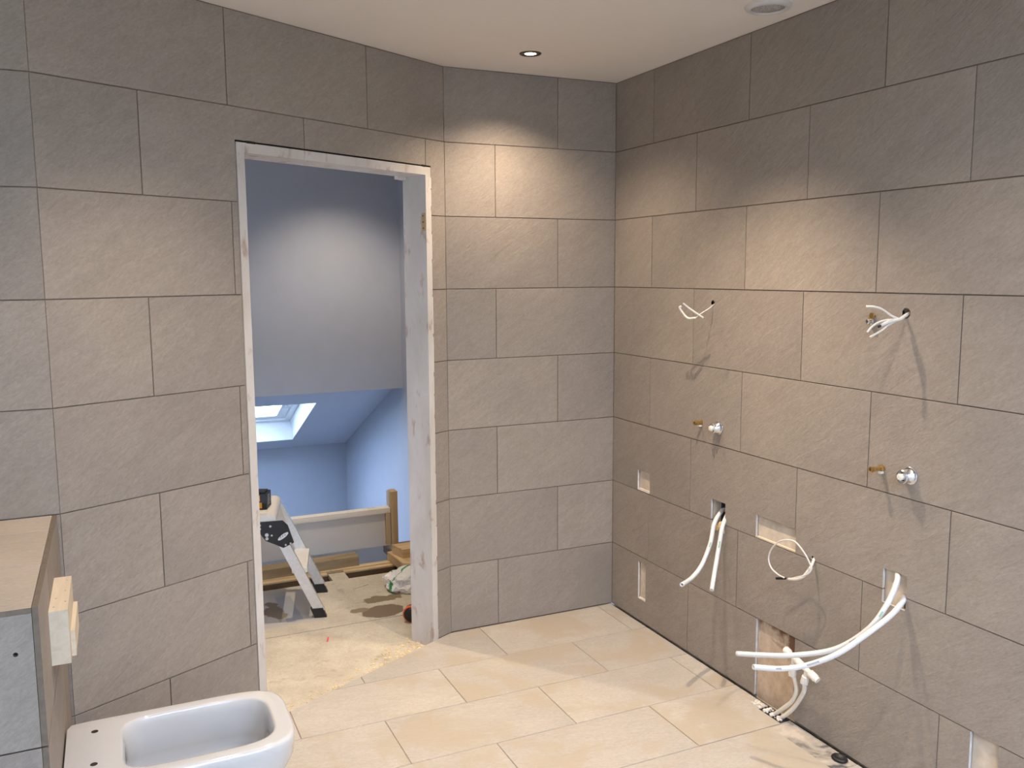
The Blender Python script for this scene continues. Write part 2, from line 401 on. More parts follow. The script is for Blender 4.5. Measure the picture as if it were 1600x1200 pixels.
def clip(poly, nx, ny, d):                          # keep nx*x + ny*y <= d
    out = []
    for i, p in enumerate(poly):
        q = poly[(i+1) % len(poly)]
        a, b_ = nx*p[0]+ny*p[1]-d, nx*q[0]+ny*q[1]-d
        if a <= 0: out.append(p)
        if (a < 0 < b_) or (b_ < 0 < a):
            t = a/(a-b_); out.append((p[0]+(q[0]-p[0])*t, p[1]+(q[1]-p[1])*t))
    return out
def slab(bm, poly, zt, zb, ch=0.0008):              # convex ccw polygon with a small arris
    n = len(poly); c = Vector((sum(p[0] for p in poly)/n, sum(p[1] for p in poly)/n, 0))
    ins = []
    for i in range(n):
        p0, p1, p2 = (Vector((*poly[(i+k) % n], 0)) for k in (-1, 0, 1))
        e1, e2 = (p1-p0).normalized(), (p2-p1).normalized()
        n1, n2 = Vector((-e1.y, e1.x, 0)), Vector((-e2.y, e2.x, 0))
        s = n1+n2; s = s*(ch*2/max(s.length_squared, 0.2)); ins.append(p1+s)
    top = [bm.verts.new((p.x, p.y, zt)) for p in ins]
    mid = [bm.verts.new((p[0], p[1], zt-ch)) for p in poly]
    bot = [bm.verts.new((p[0], p[1], zb)) for p in poly]
    bm.faces.new(top); bm.faces.new(bot[::-1])
    for i in range(n):
        j = (i+1) % n
        bm.faces.new((mid[i], mid[j], top[j], top[i])); bm.faces.new((bot[i], bot[j], mid[j], mid[i]))
def frame(origin, right, normal):
    right = Vector(right).normalized(); normal = Vector(normal).normalized(); up = normal.cross(right)
    m = Matrix((right, up, normal)).transposed().to_4x4(); m.translation = Vector(origin); return m

GAP = 0.0034
ROWS = [(0.003, 0.3)]+[(0.3*k, 0.3*(k+1)) for k in range(1, 7)]+[(2.1, 2.397)]
def lay(parent, mtx, length, odd, even, holes=(), octo=(), special=None, x_start=0.0, rows=ROWS, mat=None, edge=None):
    """odd/even: positions of the vertical joints counted from the left end, row 1 is the topmost"""
    for ri, (z0, z1) in enumerate(rows):
        row_from_top = 8-ri
        js = odd if row_from_top % 2 else even
        xs = [x_start]+[j for j in sorted(js) if x_start < j < length]+[length]
        for k in range(len(xs)-1):
            a, b_ = xs[k]+(GAP/2 if k else 0.001), xs[k+1]-(GAP/2 if k < len(xs)-2 else 0.001)
            c_, d = z0+(GAP/2 if ri else 0), z1-(GAP/2 if ri < 7 else 0)
            if b_-a < 0.008: continue
            hs = [h for h in holes if h[0] < b_ and h[1] > a and h[2] < d and h[3] > c_]
            if any(h[0] <= a and h[1] >= b_ and h[2] <= c_ and h[3] >= d for h in hs): continue
            oc = [(h[0]-a, h[1]-a, h[2]-c_, h[3]-c_) for h in octo if h[0] > a and h[1] < b_ and h[2] > c_ and h[3] < d]
            bm = bmesh.new(); pr = random.uniform(-0.0003, 0.0003)
            if hs or oc:
                cells(bm, 0, b_-a, 0, d-c_, pr, -0.0095, [(h[0]-a, h[1]-a, h[2]-c_, h[3]-c_) for h in hs], oc)
            else:
                slab(bm, [(0, 0), (b_-a, 0), (b_-a, d-c_), (0, d-c_)], pr, -0.0095)
            m = mat or TILE
            if special and (row_from_top, k) in special: m = special[(row_from_top, k)]
            to = build('tile', bm, m, parent, mw=mtx @ Matrix.Translation((a, c_, 0)))
            if hs and edge:
                to.data.materials.append(edge)
                for p in to.data.polygons:
                    q_ = p.center
                    if abs(p.normal.z) < 0.5 and 0.0005 < q_.x < b_-a-0.0005 and 0.0005 < q_.y < d-c_-0.0005: p.material_index = 1
def wall_slab(name, mtx, x0, x1, z0, z1, zt, zb, mat, holes=(), octo=(), parent=None, label=None, cat='wall'):
    bm = bmesh.new(); cells(bm, x0, x1, z0, z1, zt, zb, holes, octo)
    for vv in bm.verts: vv.co = mtx @ vv.co
    o = build(name, bm, mat, parent)
    if parent is None: tag(o, label, cat, kind='structure')
    return o

# ------------------------------------------------------------------ bathroom shell
TH = 0.486608
dA = Vector((math.cos(TH), math.sin(TH), 0))       # along the door wall, left to right
AB = Vector((-0.81737, 0, 0)); WA = 1.63455
DA = AB-dA*WA
nA = Vector((dA.y, -dA.x, 0))                       # faces the bathroom
MA = frame(DA, dA, nA)
MB = frame(AB, (1, 0, 0), (0, -1, 0)); WB = -AB.x
MC = frame((0, 0, 0), (0, -1, 0), (-1, 0, 0)); LC = 5.6
XL = -4.0
MD = frame((XL, DA.y, 0), (1, 0, 0), (0, -1, 0)); WD = DA.x-XL

# right wall: cut-outs in wall coordinates (distance from the corner, height)
H_BOX1 = (0.213, 0.311, 0.604, 0.694)
H_SLOT = (0.226, 0.287, 0.104, 0.276)
H_PIPE1 = (0.741, 0.829, 0.566, 0.684)
H_BOX2 = (1.006, 1.213, 0.602, 0.687)
H_PIPE2 = (1.590, 1.679, 0.560, 0.667)
H_LOW = (1.024, 1.226, -0.01, 0.2985)
H_RIGHT = (1.915, 2.001, -0.01, 0.2985)
CH = [H_BOX1, H_SLOT, H_PIPE1, H_BOX2, H_PIPE2, H_LOW, H_RIGHT]
CO = [(0.711, 0.735, 1.436, 1.458), (1.612, 1.642, 1.428, 1.458), (1.288, 1.300, 0.5995+0.004, 0.6155)]
wc = wall_slab('wall_right', MC, 0, LC, 0, 2.4, -0.0026, -0.0125, GROUT, [(h[0]-0.0015, h[1]+0.0015, h[2]-0.0015, h[3]+0.0015) for h in CH], CO, label='long stone-tiled right wall with pipes and cables poking out', cat='wall')
pc = 0.60551
lay(wc, MC, LC, [0.3003+pc*k for k in range(10)], [0.60216+pc*k for k in range(10)], CH, CO, edge=CUTEDGE)
wall_slab('plasterboard', MC, 0, LC, -0.05, 2.4, -0.013, -0.05, PLASTER, [H_PIPE1, H_LOW, (1.66, 1.679, 0.56, 0.60)], CO, parent=wc)
bm = bmesh.new(); cells(bm, 1.0, 1.25, -0.05, 0.31, -0.0145, -0.05)
for vv in bm.verts: vv.co = MC @ vv.co
build('recess_back', bm, RECESS, wc)
bm = bmesh.new(); box(bm, (0.11, -LC, -0.05), (0.13, 0.05, 2.4)); build('wall_backing', bm, DARKV, wc)
def ledge(h, dz, m, name='plaster_ledge'):
    bm = bmesh.new(); a = h[0]+0.001; b_ = h[1]-0.001
    cells(bm, a, b_, h[2], h[2]+dz, -0.004, -0.0128)
    for vv in bm.verts: vv.co = MC @ vv.co
    return build(name, bm, m, wc)
ledge(H_BOX1, 0.006, SKIM); ledge(H_BOX2, 0.004, PALE); ledge(H_SLOT, 0.004, SKIM)

# angled end wall, door wall, left wall
wb = wall_slab('wall_back', MB, 0, WB+0.02, 0, 2.4, -0.0026, -0.10, GROUT, label='narrow stone-tiled end wall lit by the ceiling spotlight')
lay(wb, MB, WB, [WB-0.29198], [WB-0.59045], special={(8, 1): TILE_B, (8, 0): TILE_B2})
DOOR = (WA-1.006, WA-0.084, -0.1, 1.9965)
wa = wall_slab('wall_door', MA, 0, WA+0.06, -0.03, 2.4, -0.0026, -0.122, GROUT, [DOOR], label='stone-tiled wall around the open doorway')
lay(wa, MA, WA, [WA-0.4232, WA-1.0283], [WA-0.11336, WA-0.72392, WA-1.3328], [DOOR])
wd = wall_slab('wall_left', MD, 0, WD, 0, 2.4, -0.0026, -0.10, GROUT, label='stone-tiled left wall above the boxed-in ledge')
lay(wd, MD, WD, [0.28, 0.885], [0.58, 1.185], special={(5, 2): TILE_D, (5, 1): TILE_D})
# the walls behind the camera
bm = bmesh.new(); box(bm, (XL-0.1, -5.7, -0.05), (XL, DA.y+0.1, 2.4)); tag(build('wall_side', bm, PAINTW), 'plain painted wall on the far left, out of view', 'wall', kind='structure')
RW = (-2.4, -0.2, -5.4, -3.85)                      # unseen roof window, added over the rear for its daylight
bm = bmesh.new(); box(bm, (XL-0.1, -5.85, -0.05), (0.15, -5.6, 2.4)); tag(build('wall_front', bm, PAINTW), 'plain painted wall behind the viewer', 'wall', kind='structure')
bm = bmesh.new(); cells(bm, XL-0.1, 0.2, -5.85, 2.75, 2.5, 2.4, [RW]); tag(build('ceiling', bm, CEIL), 'plain off-white plastered ceiling', 'ceiling', kind='structure')
portal('added_window_portal', ((RW[0]+RW[1])/2, (RW[2]+RW[3])/2, 2.47), (0, 0, 0), RW[1]-RW[0], RW[3]-RW[2])
wf = bmesh.new(); x0, x1, y0, y1 = RW
for (a, b_, c_, d) in ((x0, x1, y0, y0+0.06), (x0, x1, y1-0.06, y1), (x0, x0+0.06, y0+0.06, y1-0.06), (x1-0.06, x1, y0+0.06, y1-0.06)):
    box(wf, (a, c_, 2.48), (b_, d, 2.54))
wfo = tag(build('added_window', wf, WHITEP), 'unseen white framed roof window added over the rear of the bathroom for daylight', 'window', kind='structure')
bm = bmesh.new(); box(bm, (x0+0.05, y0+0.05, 2.505), (x1-0.05, y1-0.05, 2.51)); build('pane', bm, GLASS, wfo)

# ------------------------------------------------------------------ bathroom floor
TAN = math.tan(TH)
def aclip(p):                                       # keep the bathroom side of the door wall plane
    n = (-nA.x, -nA.y); d = n[0]*AB.x+n[1]*AB.y
    return clip(p, n[0], n[1], d)
bm = bmesh.new()
slab(bm, aclip([(XL, -5.6), (-0.008, -5.6), (-0.008, 0.08), (XL, 0.08)]), -0.0028, -0.03, 0.0001)
fl = tag(build('floor', bm, FGROUT), 'cream tiled bathroom floor', 'floor', kind='structure')
ys = [-0.002, -0.3135, -0.6205, -0.926, -1.230]
while ys[-1] > -5.5: ys.append(ys[-1]-0.3045)
for r in range(len(ys)-1):
    x_first = (-0.083, -0.387, -0.095, -0.400)[r] if r < 4 else (-0.101 if r % 2 == 0 else -0.404)
    xs = [-0.008, x_first]
    while xs[-1] > XL: xs.append(xs[-1]-0.6035)
    for i in range(len(xs)-1):
        x1, x0 = xs[i], xs[i+1]
        if r == 4 and i == 0: continue
        if r >= 5 and x1 > -0.02 and r % 2 == 0: continue
        g = GAP/2
        p = [(max(x0, XL)+g, ys[r+1]+g), (x1-g, ys[r+1]+g), (x1-g, ys[r]-g), (max(x0, XL)+g, ys[r]-g)]
        p = aclip(p)
        if len(p) < 3: continue
        # cut for the boxed-in ledge
        if x1 < -2.27 and ys[r] > -1.52: continue
        ox, oy = p[0]
        if r == 3 and i == 0:                      # cut back round the pipe opening
            bm = bmesh.new(); w_, h_ = x1-g-ox, ys[r]-g-oy
            cells(bm, 0, w_, 0, h_, 0, -0.0095, [(w_-0.045, w_+0.01, h_-0.30, h_-0.185)])
        else:
            bm = bmesh.new(); slab(bm, [(q[0]-ox, q[1]-oy) for q in p], random.uniform(-0.0002, 0.0002), -0.0095)
        build('tile', bm, FTILE, fl, mw=Matrix.Translation((ox, oy, 0)))
bm = bmesh.new(); slab(bm, [(-0.104, -1.531), (-0.010, -1.531), (-0.010, -1.2325), (-0.104, -1.2325)], -0.0012, -0.012, 0.001)
build('adhesive_bed', bm, BED, fl)
bm = bmesh.new(); lathe(bm, [(0, -0.0005), (0.026, -0.0005), (0.029, 0.004), (0.025, 0.009), (0.019, 0.010), (0.015, 0.004), (0, 0.003)], (-0.040, -1.488, 0), (0, 0, 1), 24)
for vv in bm.verts: vv.co.x = -0.04+(vv.co.x+0.04)*0.8
tag(build('pipe_grommet', bm, BLACK, smooth=True), 'black rubber pipe bung set in grey adhesive at the right wall foot', 'plug')
# strip painted dark for the shade in the open joint along the right wall
bm = bmesh.new(); box(bm, (-0.008, -LC, -0.03), (0.03, 0.1, -0.014)); build('open_joint', bm, DARKV, fl)
bm = bmesh.new(); box(bm, (-0.052, -1.226, -0.0028), (-0.008, -1.112, -0.0012)); build('pipe_opening', bm, DARKV, fl)
# loose rubble round the pipe opening
bm = bmesh.new()
for k in range(70):
    x = random.uniform(-0.05, -0.012); y = random.uniform(-1.215, -1.06); s = random.uniform(0.002, 0.006)
    m = Matrix.Translation((x, y, s*0.5)) @ Matrix.Rotation(random.uniform(0, 3), 4, 'Z')
    box(bm, (-s, -s*0.7, -s*0.5), (s, s*0.7, s*0.5), m)
tag(build('plaster_crumbs', bm, SKIM), 'plaster crumbs lying in the pipe opening at the wall foot', 'rubble', kind='stuff')

# ------------------------------------------------------------------ boxed-in ledge under the left wall
BX, BYF, BZ = -2.270, -1.525, 0.900
bm = bmesh.new(); box(bm, (XL, BYF+0.0125, 0), (BX-0.0125, DA.y-0.001, BZ-0.012))
lg = tag(build('wall_ledge', bm, GROUT), 'waist-high tiled boxed-in ledge behind the toilet', 'ledge', kind='structure')
yj = [DA.y-0.002, -0.922, -1.224, BYF]
def edged_tile(parent, mtx, w_, h_, t, mat, holes=(), octo=()):
    bm = bmesh.new(); cells(bm, 0, w_, 0, h_, 0, -t, holes, octo)
    o = build('tile', bm, mat, parent, mw=mtx)
    me = o.data; me.materials.append(TEDGE)
    for p in me.polygons:
        if abs(p.normal.z) < 0.5: p.material_index = 1
    return o
for k in range(3):
    a = yj[k+1]+(GAP/2 if k < 2 else 0); b_ = yj[k]-GAP/2
    for x in (BX-0.0125-0.598, BX-0.0125-0.598-0.602):
        if k == 2: edged_tile(lg, Matrix.Translation((x, a, BZ)), 0.598, b_-a, 0.0110, LTILE)
        else:
            bm = bmesh.new(); slab(bm, [(0, 0), (0.598, 0), (0.598, b_-a), (0, b_-a)], 0, -0.0105)
            build('tile', bm, LTILE, lg, mw=Matrix.Translation((x, a, BZ)))
MR = frame((BX, BYF, 0), (0, 1, 0), (1, 0, 0))      # right-hand face of the ledge
wr = DA.y-BYF-0.003
for (z0, z1, off) in ((0.6, 0.9, 0.298), (0.3, 0.6, 0.6), (0.0, 0.3, 0.298)):
    for a, b_ in ((0, off), (off, wr)):
        edged_tile(lg, MR @ Matrix.Translation((a+(GAP/2 if a else 0), z0+(GAP/2 if z0 else 0.003), 0)), b_-a-(GAP/2 if a == 0 else 0)-(GAP/2 if a else 0), z1-z0-(GAP/2 if z1 < 0.9 else 0)-(GAP/2 if z0 else 0.003), 0.0115, TILE)
MFR = frame((BX-0.012-0.6, BYF, 0), (1, 0, 0), (0, -1, 0))
for (z0, z1) in ((0.6, 0.9), (0.3, 0.6), (0.0, 0.3)):
    for sx in (0, -0.603):
        oc = [(0.5615, 0.5705, 0.2005, 0.2095)] if (z0 == 0.6 and sx == 0) else []
        edged_tile(lg, MFR @ Matrix.Translation((sx, z0+(GAP/2 if z0 else 0.003), 0)), 0.5995, z1-z0-(GAP/2 if z1 < 0.9 else 0.0115)-(GAP/2 if z0 else 0.003), 0.0115, TILE, (), oc)
bm = bmesh.new(); lathe(bm, [(0, 0), (0.0075, 0), (0.0075, 0.001), (0, 0.001)], (BX-0.012-0.6+0.566, BYF+0.0105, 0.807), (0, -1, 0), 12); build('screw_hole', bm, DARKV, lg)

# pine batten block on the ledge's side
t = empty('timber_batten', (BX+0.02, -1.17, 0.679), 'short pale pine block fixed to the side of the tiled ledge', 'timber')
bm = bmesh.new(); box(bm, (BX+0.0003, -1.300, 0.679), (BX+0.040, -1.048, 0.807)); bevelled(bm, 0.0012, 1)
build('block', bm, PALE, t)
bm = bmesh.new(); box(bm, (BX+0.0403, -1.262, 0.680), (BX+0.050, -1.06, 0.742)); bevelled(bm, 0.0012, 1)
build('backing_strip', bm, PALE, t)
for (x, y) in ((0.031, -1.08), (0.030, -1.16), (0.033, -1.24), (0.012, -1.21), (0.010, -1.27)):
    bm = bmesh.new(); lathe(bm, [(0, 0.0006), (0.0022, 0.0006), (0.0024, -0.001), (0, -0.001)], (BX+x, y, 0.807), (0, 0, 1), 8); build('nail_head', bm, GREYP, t)

# ------------------------------------------------------------------ door lining
DT = 0.125
def dpt(u, z, off): p = AB-dA*u-nA*off; return (p.x, p.y, z)
def dbox(bm, u0, u1, z0, z1, o0, o1):
    c = [Vector(dpt(u, z, o)) for z in (z0, z1) for (u, o) in ((u0, o0), (u1, o0), (u1, o1), (u0, o1))]
    v_ = [bm.verts.new(p) for p in c]
    for f in ((3,2,1,0),(4,5,6,7),(0,1,5,4),(1,2,6,5),(2,3,7,6),(3,0,4,7)): bm.faces.new([v_[i] for i in f])
dr = bpy.data.objects.new('door_1', None); COL.objects.link(dr); dr.location = dpt(0.546, -0.03, 0.06)
tag(dr, 'bare white undercoated door lining with no door hung', 'door frame', kind='structure')
bm = bmesh.new(); dbox(bm, 0.0885, 0.118, -0.03, 1.958, -0.003, DT); bevelled(bm, 0.0015, 1); build('jamb', bm, LINING, dr)
bm = bmesh.new(); dbox(bm, 0.9735, 1.003, -0.03, 1.958, -0.003, DT); bevelled(bm, 0.0015, 1); build('jamb', bm, LINING, dr)
bm = bmesh.new(); dbox(bm, 0.0885, 1.003, 1.958, 1.990, -0.003, DT); bevelled(bm, 0.0015, 1); build('header', bm, LINING, dr)
bm = bmesh.new(); dbox(bm, 0.1176, 0.1192, 1.737, 1.808, 0.000, 0.022); build('hinge_recess', bm, PINEZ, dr)
bm = bmesh.new()
for z in (1.748, 1.772, 1.797):
    lathe(bm, [(0, 0.0006), (0.0032, 0.0006), (0.0032, -0.001), (0, -0.001)], dpt(0.1192, z, 0.013), -dA, 8)
build('screw_holes', bm, DARKV, dr)
# filler smeared down the outer edges of the lining
bm = bmesh.new()
z = -0.02
while z < 1.94:
    h = random.uniform(0.05, 0.16); w_ = random.uniform(0.002, 0.0045)
    dbox(bm, 0.0885-w_, 0.0888, z, min(z+h, 1.95), -0.002, 0.004); z += h+random.uniform(0.0, 0.02)
build('filler_edge', bm, SKIM, dr)
bm = bmesh.new(); dbox(bm, 0.125, 0.168, 1.9445, 1.9585, 0.10, 0.122); bevelled(bm, 0.004, 1); build('paint_scrap', bm, SKIM, dr)
bm = bmesh.new(); dbox(bm, 0.93, 0.965, 1.9885, 1.9968, -0.0032, 0.004); dbox(bm, 0.118, 0.135, 1.9885, 1.997, -0.0032, 0.004); build('corner_gap', bm, DARKV, dr)

# ------------------------------------------------------------------ landing beyond the door
XR = -0.205
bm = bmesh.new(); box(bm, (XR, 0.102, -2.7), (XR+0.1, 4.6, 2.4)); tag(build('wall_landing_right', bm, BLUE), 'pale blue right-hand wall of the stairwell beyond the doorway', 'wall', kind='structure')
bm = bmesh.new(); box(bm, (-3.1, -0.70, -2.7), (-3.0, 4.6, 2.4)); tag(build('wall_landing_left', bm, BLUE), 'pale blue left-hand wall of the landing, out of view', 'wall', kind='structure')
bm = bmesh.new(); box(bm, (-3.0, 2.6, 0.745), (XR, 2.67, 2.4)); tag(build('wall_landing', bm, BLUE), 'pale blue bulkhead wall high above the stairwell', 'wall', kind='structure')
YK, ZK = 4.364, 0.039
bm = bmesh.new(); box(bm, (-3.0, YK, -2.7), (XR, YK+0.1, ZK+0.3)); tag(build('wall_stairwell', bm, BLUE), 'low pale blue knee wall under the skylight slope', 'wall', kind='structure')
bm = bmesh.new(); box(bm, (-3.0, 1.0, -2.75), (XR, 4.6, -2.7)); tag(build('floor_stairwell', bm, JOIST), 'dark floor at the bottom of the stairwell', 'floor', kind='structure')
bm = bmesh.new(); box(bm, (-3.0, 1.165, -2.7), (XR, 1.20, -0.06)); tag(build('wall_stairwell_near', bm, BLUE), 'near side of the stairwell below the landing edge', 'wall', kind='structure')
bm = bmesh.new(); box(bm, (-3.0, 1.90, -2.7), (-0.50, 1.96, -0.07)); tag(build('stairwell_shade_panel', bm, BLUE), 'pale blue panel added across the stairwell to darken the gap under the guard board', 'wall', kind='structure')  # added panel, keeps the gap under the guard board dark
# sloping ceiling with skylight
slope = math.radians(24.0)
su = Vector((0, -math.cos(slope), math.sin(slope)))          # up the slope, towards the bulkhead
sn = Vector((0, -math.sin(slope), -math.cos(slope)))         # faces down into the stairwell
MS = frame((-3.0, YK, ZK), (1, 0, 0), sn)
upm = (MS.to_3x3() @ Vector((0, 1, 0)))
sgn = 1 if upm.dot(su) > 0 else -1
def S_(x, s, d): return Vector((x, YK, ZK))+su*s-sn*d        # d: depth up through the roof
L0, L1 = 0.285, 1.39                                         # skylight opening along the slope
SX0, SX1 = -2.05, -0.728
SLEN = 1.86
def quad(bm, *p): bm.faces.new([bm.verts.new(q) for q in p])
bm = bmesh.new()
for (a, b_, c_, d) in ((-3.0, XR, -0.05, L0), (-3.0, XR, L1, SLEN), (-3.0, SX0, L0, L1), (SX1, XR, L0, L1)):
    quad(bm, S_(a, c_, 0), S_(b_, c_, 0), S_(b_, d, 0), S_(a, d, 0)); quad(bm, S_(a, c_, 0.22), S_(b_, c_, 0.22), S_(b_, d, 0.22), S_(a, d, 0.22))
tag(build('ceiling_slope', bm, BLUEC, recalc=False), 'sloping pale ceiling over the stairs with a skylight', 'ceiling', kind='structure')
RD = 0.17; FL = 0.03
sk = bpy.data.objects.new('window_1', None); COL.objects.link(sk); sk.location = S_((SX0+SX1)/2, (L0+L1)/2, RD)
tag(sk, 'roof window glowing with daylight above the stairs', 'skylight', kind='structure')
bm = bmesh.new()                                             # plaster reveals
i0, i1, j0, j1 = SX0, SX1-0.012, L0+0.035, L1-0.02
quad(bm, S_(SX0, L0, 0), S_(SX1, L0, 0), S_(i1, j0, RD), S_(i0, j0, RD))
quad(bm, S_(SX0, L1, 0), S_(SX1, L1, 0), S_(i1, j1, RD), S_(i0, j1, RD))
quad(bm, S_(SX0, L0, 0), S_(SX0, L1, 0), S_(i0, j1, RD), S_(i0, j0, RD))
quad(bm, S_(SX1, L0, 0), S_(SX1, L1, 0), S_(i1, j1, RD), S_(i1, j0, RD))
build('reveal', bm, WHITEP, sk, recalc=False)
def sbar(bm, x0, x1, s0, s1, d0, d1):
    c = [S_(x, s, d) for d in (d0, d1) for (x, s) in ((x0, s0), (x1, s0), (x1, s1), (x0, s1))]
    v_ = [bm.verts.new(p) for p in c]
    for f in ((3,2,1,0),(4,5,6,7),(0,1,5,4),(1,2,6,5),(2,3,7,6),(3,0,4,7)): bm.faces.new([v_[i] for i in f])
def ring(bm, x0, x1, s0, s1, w_, d0, d1):
    sbar(bm, x0, x1, s0, s0+w_, d0, d1); sbar(bm, x0, x1, s1-w_, s1, d0, d1)
    sbar(bm, x0, x0+w_, s0+w_, s1-w_, d0, d1); sbar(bm, x1-w_, x1, s0+w_, s1-w_, d0, d1)
bm = bmesh.new(); ring(bm, i0, i1, j0, j1, 0.05, RD-0.01, RD+0.07); build('outer_frame', bm, WHITEP, sk)
bm = bmesh.new(); ring(bm, i0+0.055, i1-0.055, j0+0.055, j1-0.055, 0.075, RD+0.005, RD+0.06); build('sash', bm, WHITEP, sk)
bm = bmesh.new(); sbar(bm, i0+0.12, i1-0.12, j0+0.12, j1-0.12, RD+0.03, RD+0.036); build('pane', bm, GLASS, sk)
q = (-su).to_track_quat('Z', 'Y')
po = portal('skylight_portal', S_((i0+i1)/2, (j0+j1)/2, RD+0.075), (0, 0, 0), i1-i0-0.1, j1-j0-0.1)
po.rotation_euler = Matrix((Vector((1, 0, 0)), (-sn).cross(Vector((1, 0, 0))), -sn)).transposed().to_euler()

# landing deck
bm = bmesh.new()
p = [(-2.95, 0.351), (-2.95, -0.468), (-1.702, -0.468), (-0.835, -0.010), (XR, 0.0), (XR, 0.351)]
slab(bm, p[::1], -0.03, -0.052, 0.001)
ld = tag(build('floor_landing', bm, CHIP), 'dusty chipboard landing deck beyond the doorway', 'floor', kind='structure')
bm = bmesh.new()
cells(bm, -2.95, XR, 0.357, 1.072, -0.03, -0.052, [(-2.96, -1.118, 0.961, 1.2), (-1.032, XR+0.1, 0.961, 1.2)])
build('deck_sheet', bm, CHIP, ld)
bm = bmesh.new(); box(bm, (-2.95, 1.076, -0.25), (XR, 1.116, -0.042)); bevelled(bm, 0.002, 1); build('joist', bm, JOIST, ld)
bm = bmesh.new(); box(bm, (-2.95, 1.122, -0.25), (XR, 1.163, -0.031)); bevelled(bm, 0.002, 1); build('joist', bm, PINE, ld)
bm = bmesh.new(); box(bm, (-0.70-0.33, 1.076, -0.0415), (XR, 1.114, -0.033)); build('joist_top_strip', bm, PINE, ld)  # pale strip gives the dark joist its paler top
bm = bmesh.new(); box(bm, (-2.95, 1.076, -0.0415), (-1.12, 1.114, -0.033)); build('joist_top_strip', bm, PINE, ld)
bm = bmesh.new(); box(bm, (-2.95, -0.4, -0.27), (XR, 1.163, -0.25)); build('void_bottom', bm, DARKV, ld)
bm = bmesh.new(); box(bm, (-2.95, 0.50, -0.25), (XR, 0.54, -0.0525)); build('joist', bm, JOIST, ld)
# rough mortar and sawdust along the threshold
bm = bmesh.new()
for k in range(420):
    s_ = random.random(); u = 0.11+0.86*s_**1.2; o_ = abs(random.gauss(0, 0.045))-0.002
    if random.random() < 0.28: u = random.uniform(0.11, 0.30); o_ = random.uniform(0, 0.16)
    x, y, _z = dpt(u, 0, o_); sz = random.uniform(0.0012, 0.0045)
    m = Matrix.Translation((x, y, -0.03+sz*0.35)) @ Matrix.Rotation(random.uniform(0, 3.1), 4, 'Z') @ Matrix.Rotation(random.uniform(-.4, .4), 4, 'X')
    box(bm, (-sz*1.5, -sz, -sz*0.4), (sz*1.5, sz, sz*0.4), m)
tag(build('sawdust', bm, plain('sawdust_chips', (0.74, 0.60, 0.36), 0.9, var=0.2, scale=90)), 'sawdust and plaster crumbs scattered along the door threshold', 'sawdust', kind='stuff')

# ------------------------------------------------------------------ things on the landing
t = empty('guard_board', (-1.8, 1.345, 0.0), 'long white painted guard board spanning the stairwell edge', 'board')
bm = bmesh.new(); box(bm, (-2.95, 1.335, 0.0), (-0.695, 1.353, 0.197)); build('board', bm, BOARDP, t)
bm = bmesh.new(); box(bm, (-2.95, 1.318, 0.197), (-0.694, 1.372, 0.226)); bevelled(bm, 0.002, 1); build('cap_rail', bm, wood('cap_rail_pine', (0.74, 0.66, 0.53), (0.86, 0.80, 0.69), 0), t)
bm = bmesh.new(); box(bm, (-0.722, 1.314, 0.012), (-0.696, 1.334, 0.196)); bevelled(bm, 0.001, 1); build('end_cleat', bm, PINEZ, t)
t = empty('timber_post', (-0.665, 1.36, -0.0315), 'short sawn timber post standing at the end of the white guard board', 'post')
bm = bmesh.new(); box(bm, (-0.688, 1.320, -0.0315), (-0.648, 1.385, 0.318)); bevelled(bm, 0.0015, 1); build('upright', bm, PINEZ, t)
bm = bmesh.new(); box(bm, (-0.694, 1.352, 0.226), (-0.6882, 1.392, 0.312)); build('painted_face', bm, BOARDP, t)
# ledge of landing under the post and blocks
bm = bmesh.new(); box(bm, (-0.70, 1.163, -0.075), (XR, 1.46, -0.0315)); build('landing_return', bm, JOIST, ld)
def block(name, label, a, b_, rot, piv, mat, bev=0.003, cut=None):
    bm = bmesh.new(); m = Matrix.Translation(piv) @ Matrix.Rotation(rot, 4, 'Z') @ Matrix.Translation(-Vector(piv))
    box(bm, a, b_, m); bevelled(bm, bev, 1)
    return tag(build(name, bm, mat), label, 'timber')
bm = bmesh.new()
pts = [(-0.762, 1.165, -0.03), (-0.745, 0.945, -0.03), (-0.715, 0.915, -0.03), (-0.40, 0.945, -0.03), (-0.40, 1.185, -0.03)]
prism(bm, pts, (0, 0, 0.048)); bevelled(bm, 0.004, 1)
tag(build('timber_block', bm, PINEY), 'thick sawn timber offcut lying on the joists beside the door jamb, lower of two', 'timber')
bm = bmesh.new(); prism(bm, [(-0.745, 1.125, 0.0182), (-0.72, 1.01, 0.0182), (-0.41, 1.04, 0.0182), (-0.43, 1.155, 0.0182)], (0, 0, 0.05)); bevelled(bm, 0.004, 1)
tag(build('timber_block', bm, PINE), 'smaller sawn offcut stacked on the thick timber block', 'timber')
bm = bmesh.new(); m = Matrix.Translation((-0.93, 1.20, -0.0305)) @ Matrix.Rotation(math.radians(1.8), 4, 'Z')
box(bm, (-1.5, -0.055, 0), (0, 0.03, 0.052), m); bevelled(bm, 0.002, 1)
tag(build('timber_length', bm, OLDT), 'old weathered length of timber lying along the open joists', 'timber')
def stick(label, a, b_, r):
    bm = bmesh.new(); a = Vector(a); b_ = Vector(b_); d = b_-a; L = d.length
    m = Matrix.Translation(a) @ Matrix.Rotation(math.atan2(d.y, d.x), 4, 'Z')
    box(bm, (0, -r, 0), (L, r, r*1.3), m)
    return tag(build('wood_sliver', bm, PALE), label, 'wood sliver')
stick('thin pale wood sliver lying on the deck behind the step ladder foot', (-1.053, 0.789, -0.03), (-0.968, 0.825, -0.03), 0.004)
stick('thin wood sliver lying on the deck right of the near ladder foot', (-1.243, 0.557, -0.03), (-1.150, 0.549, -0.03), 0.003)
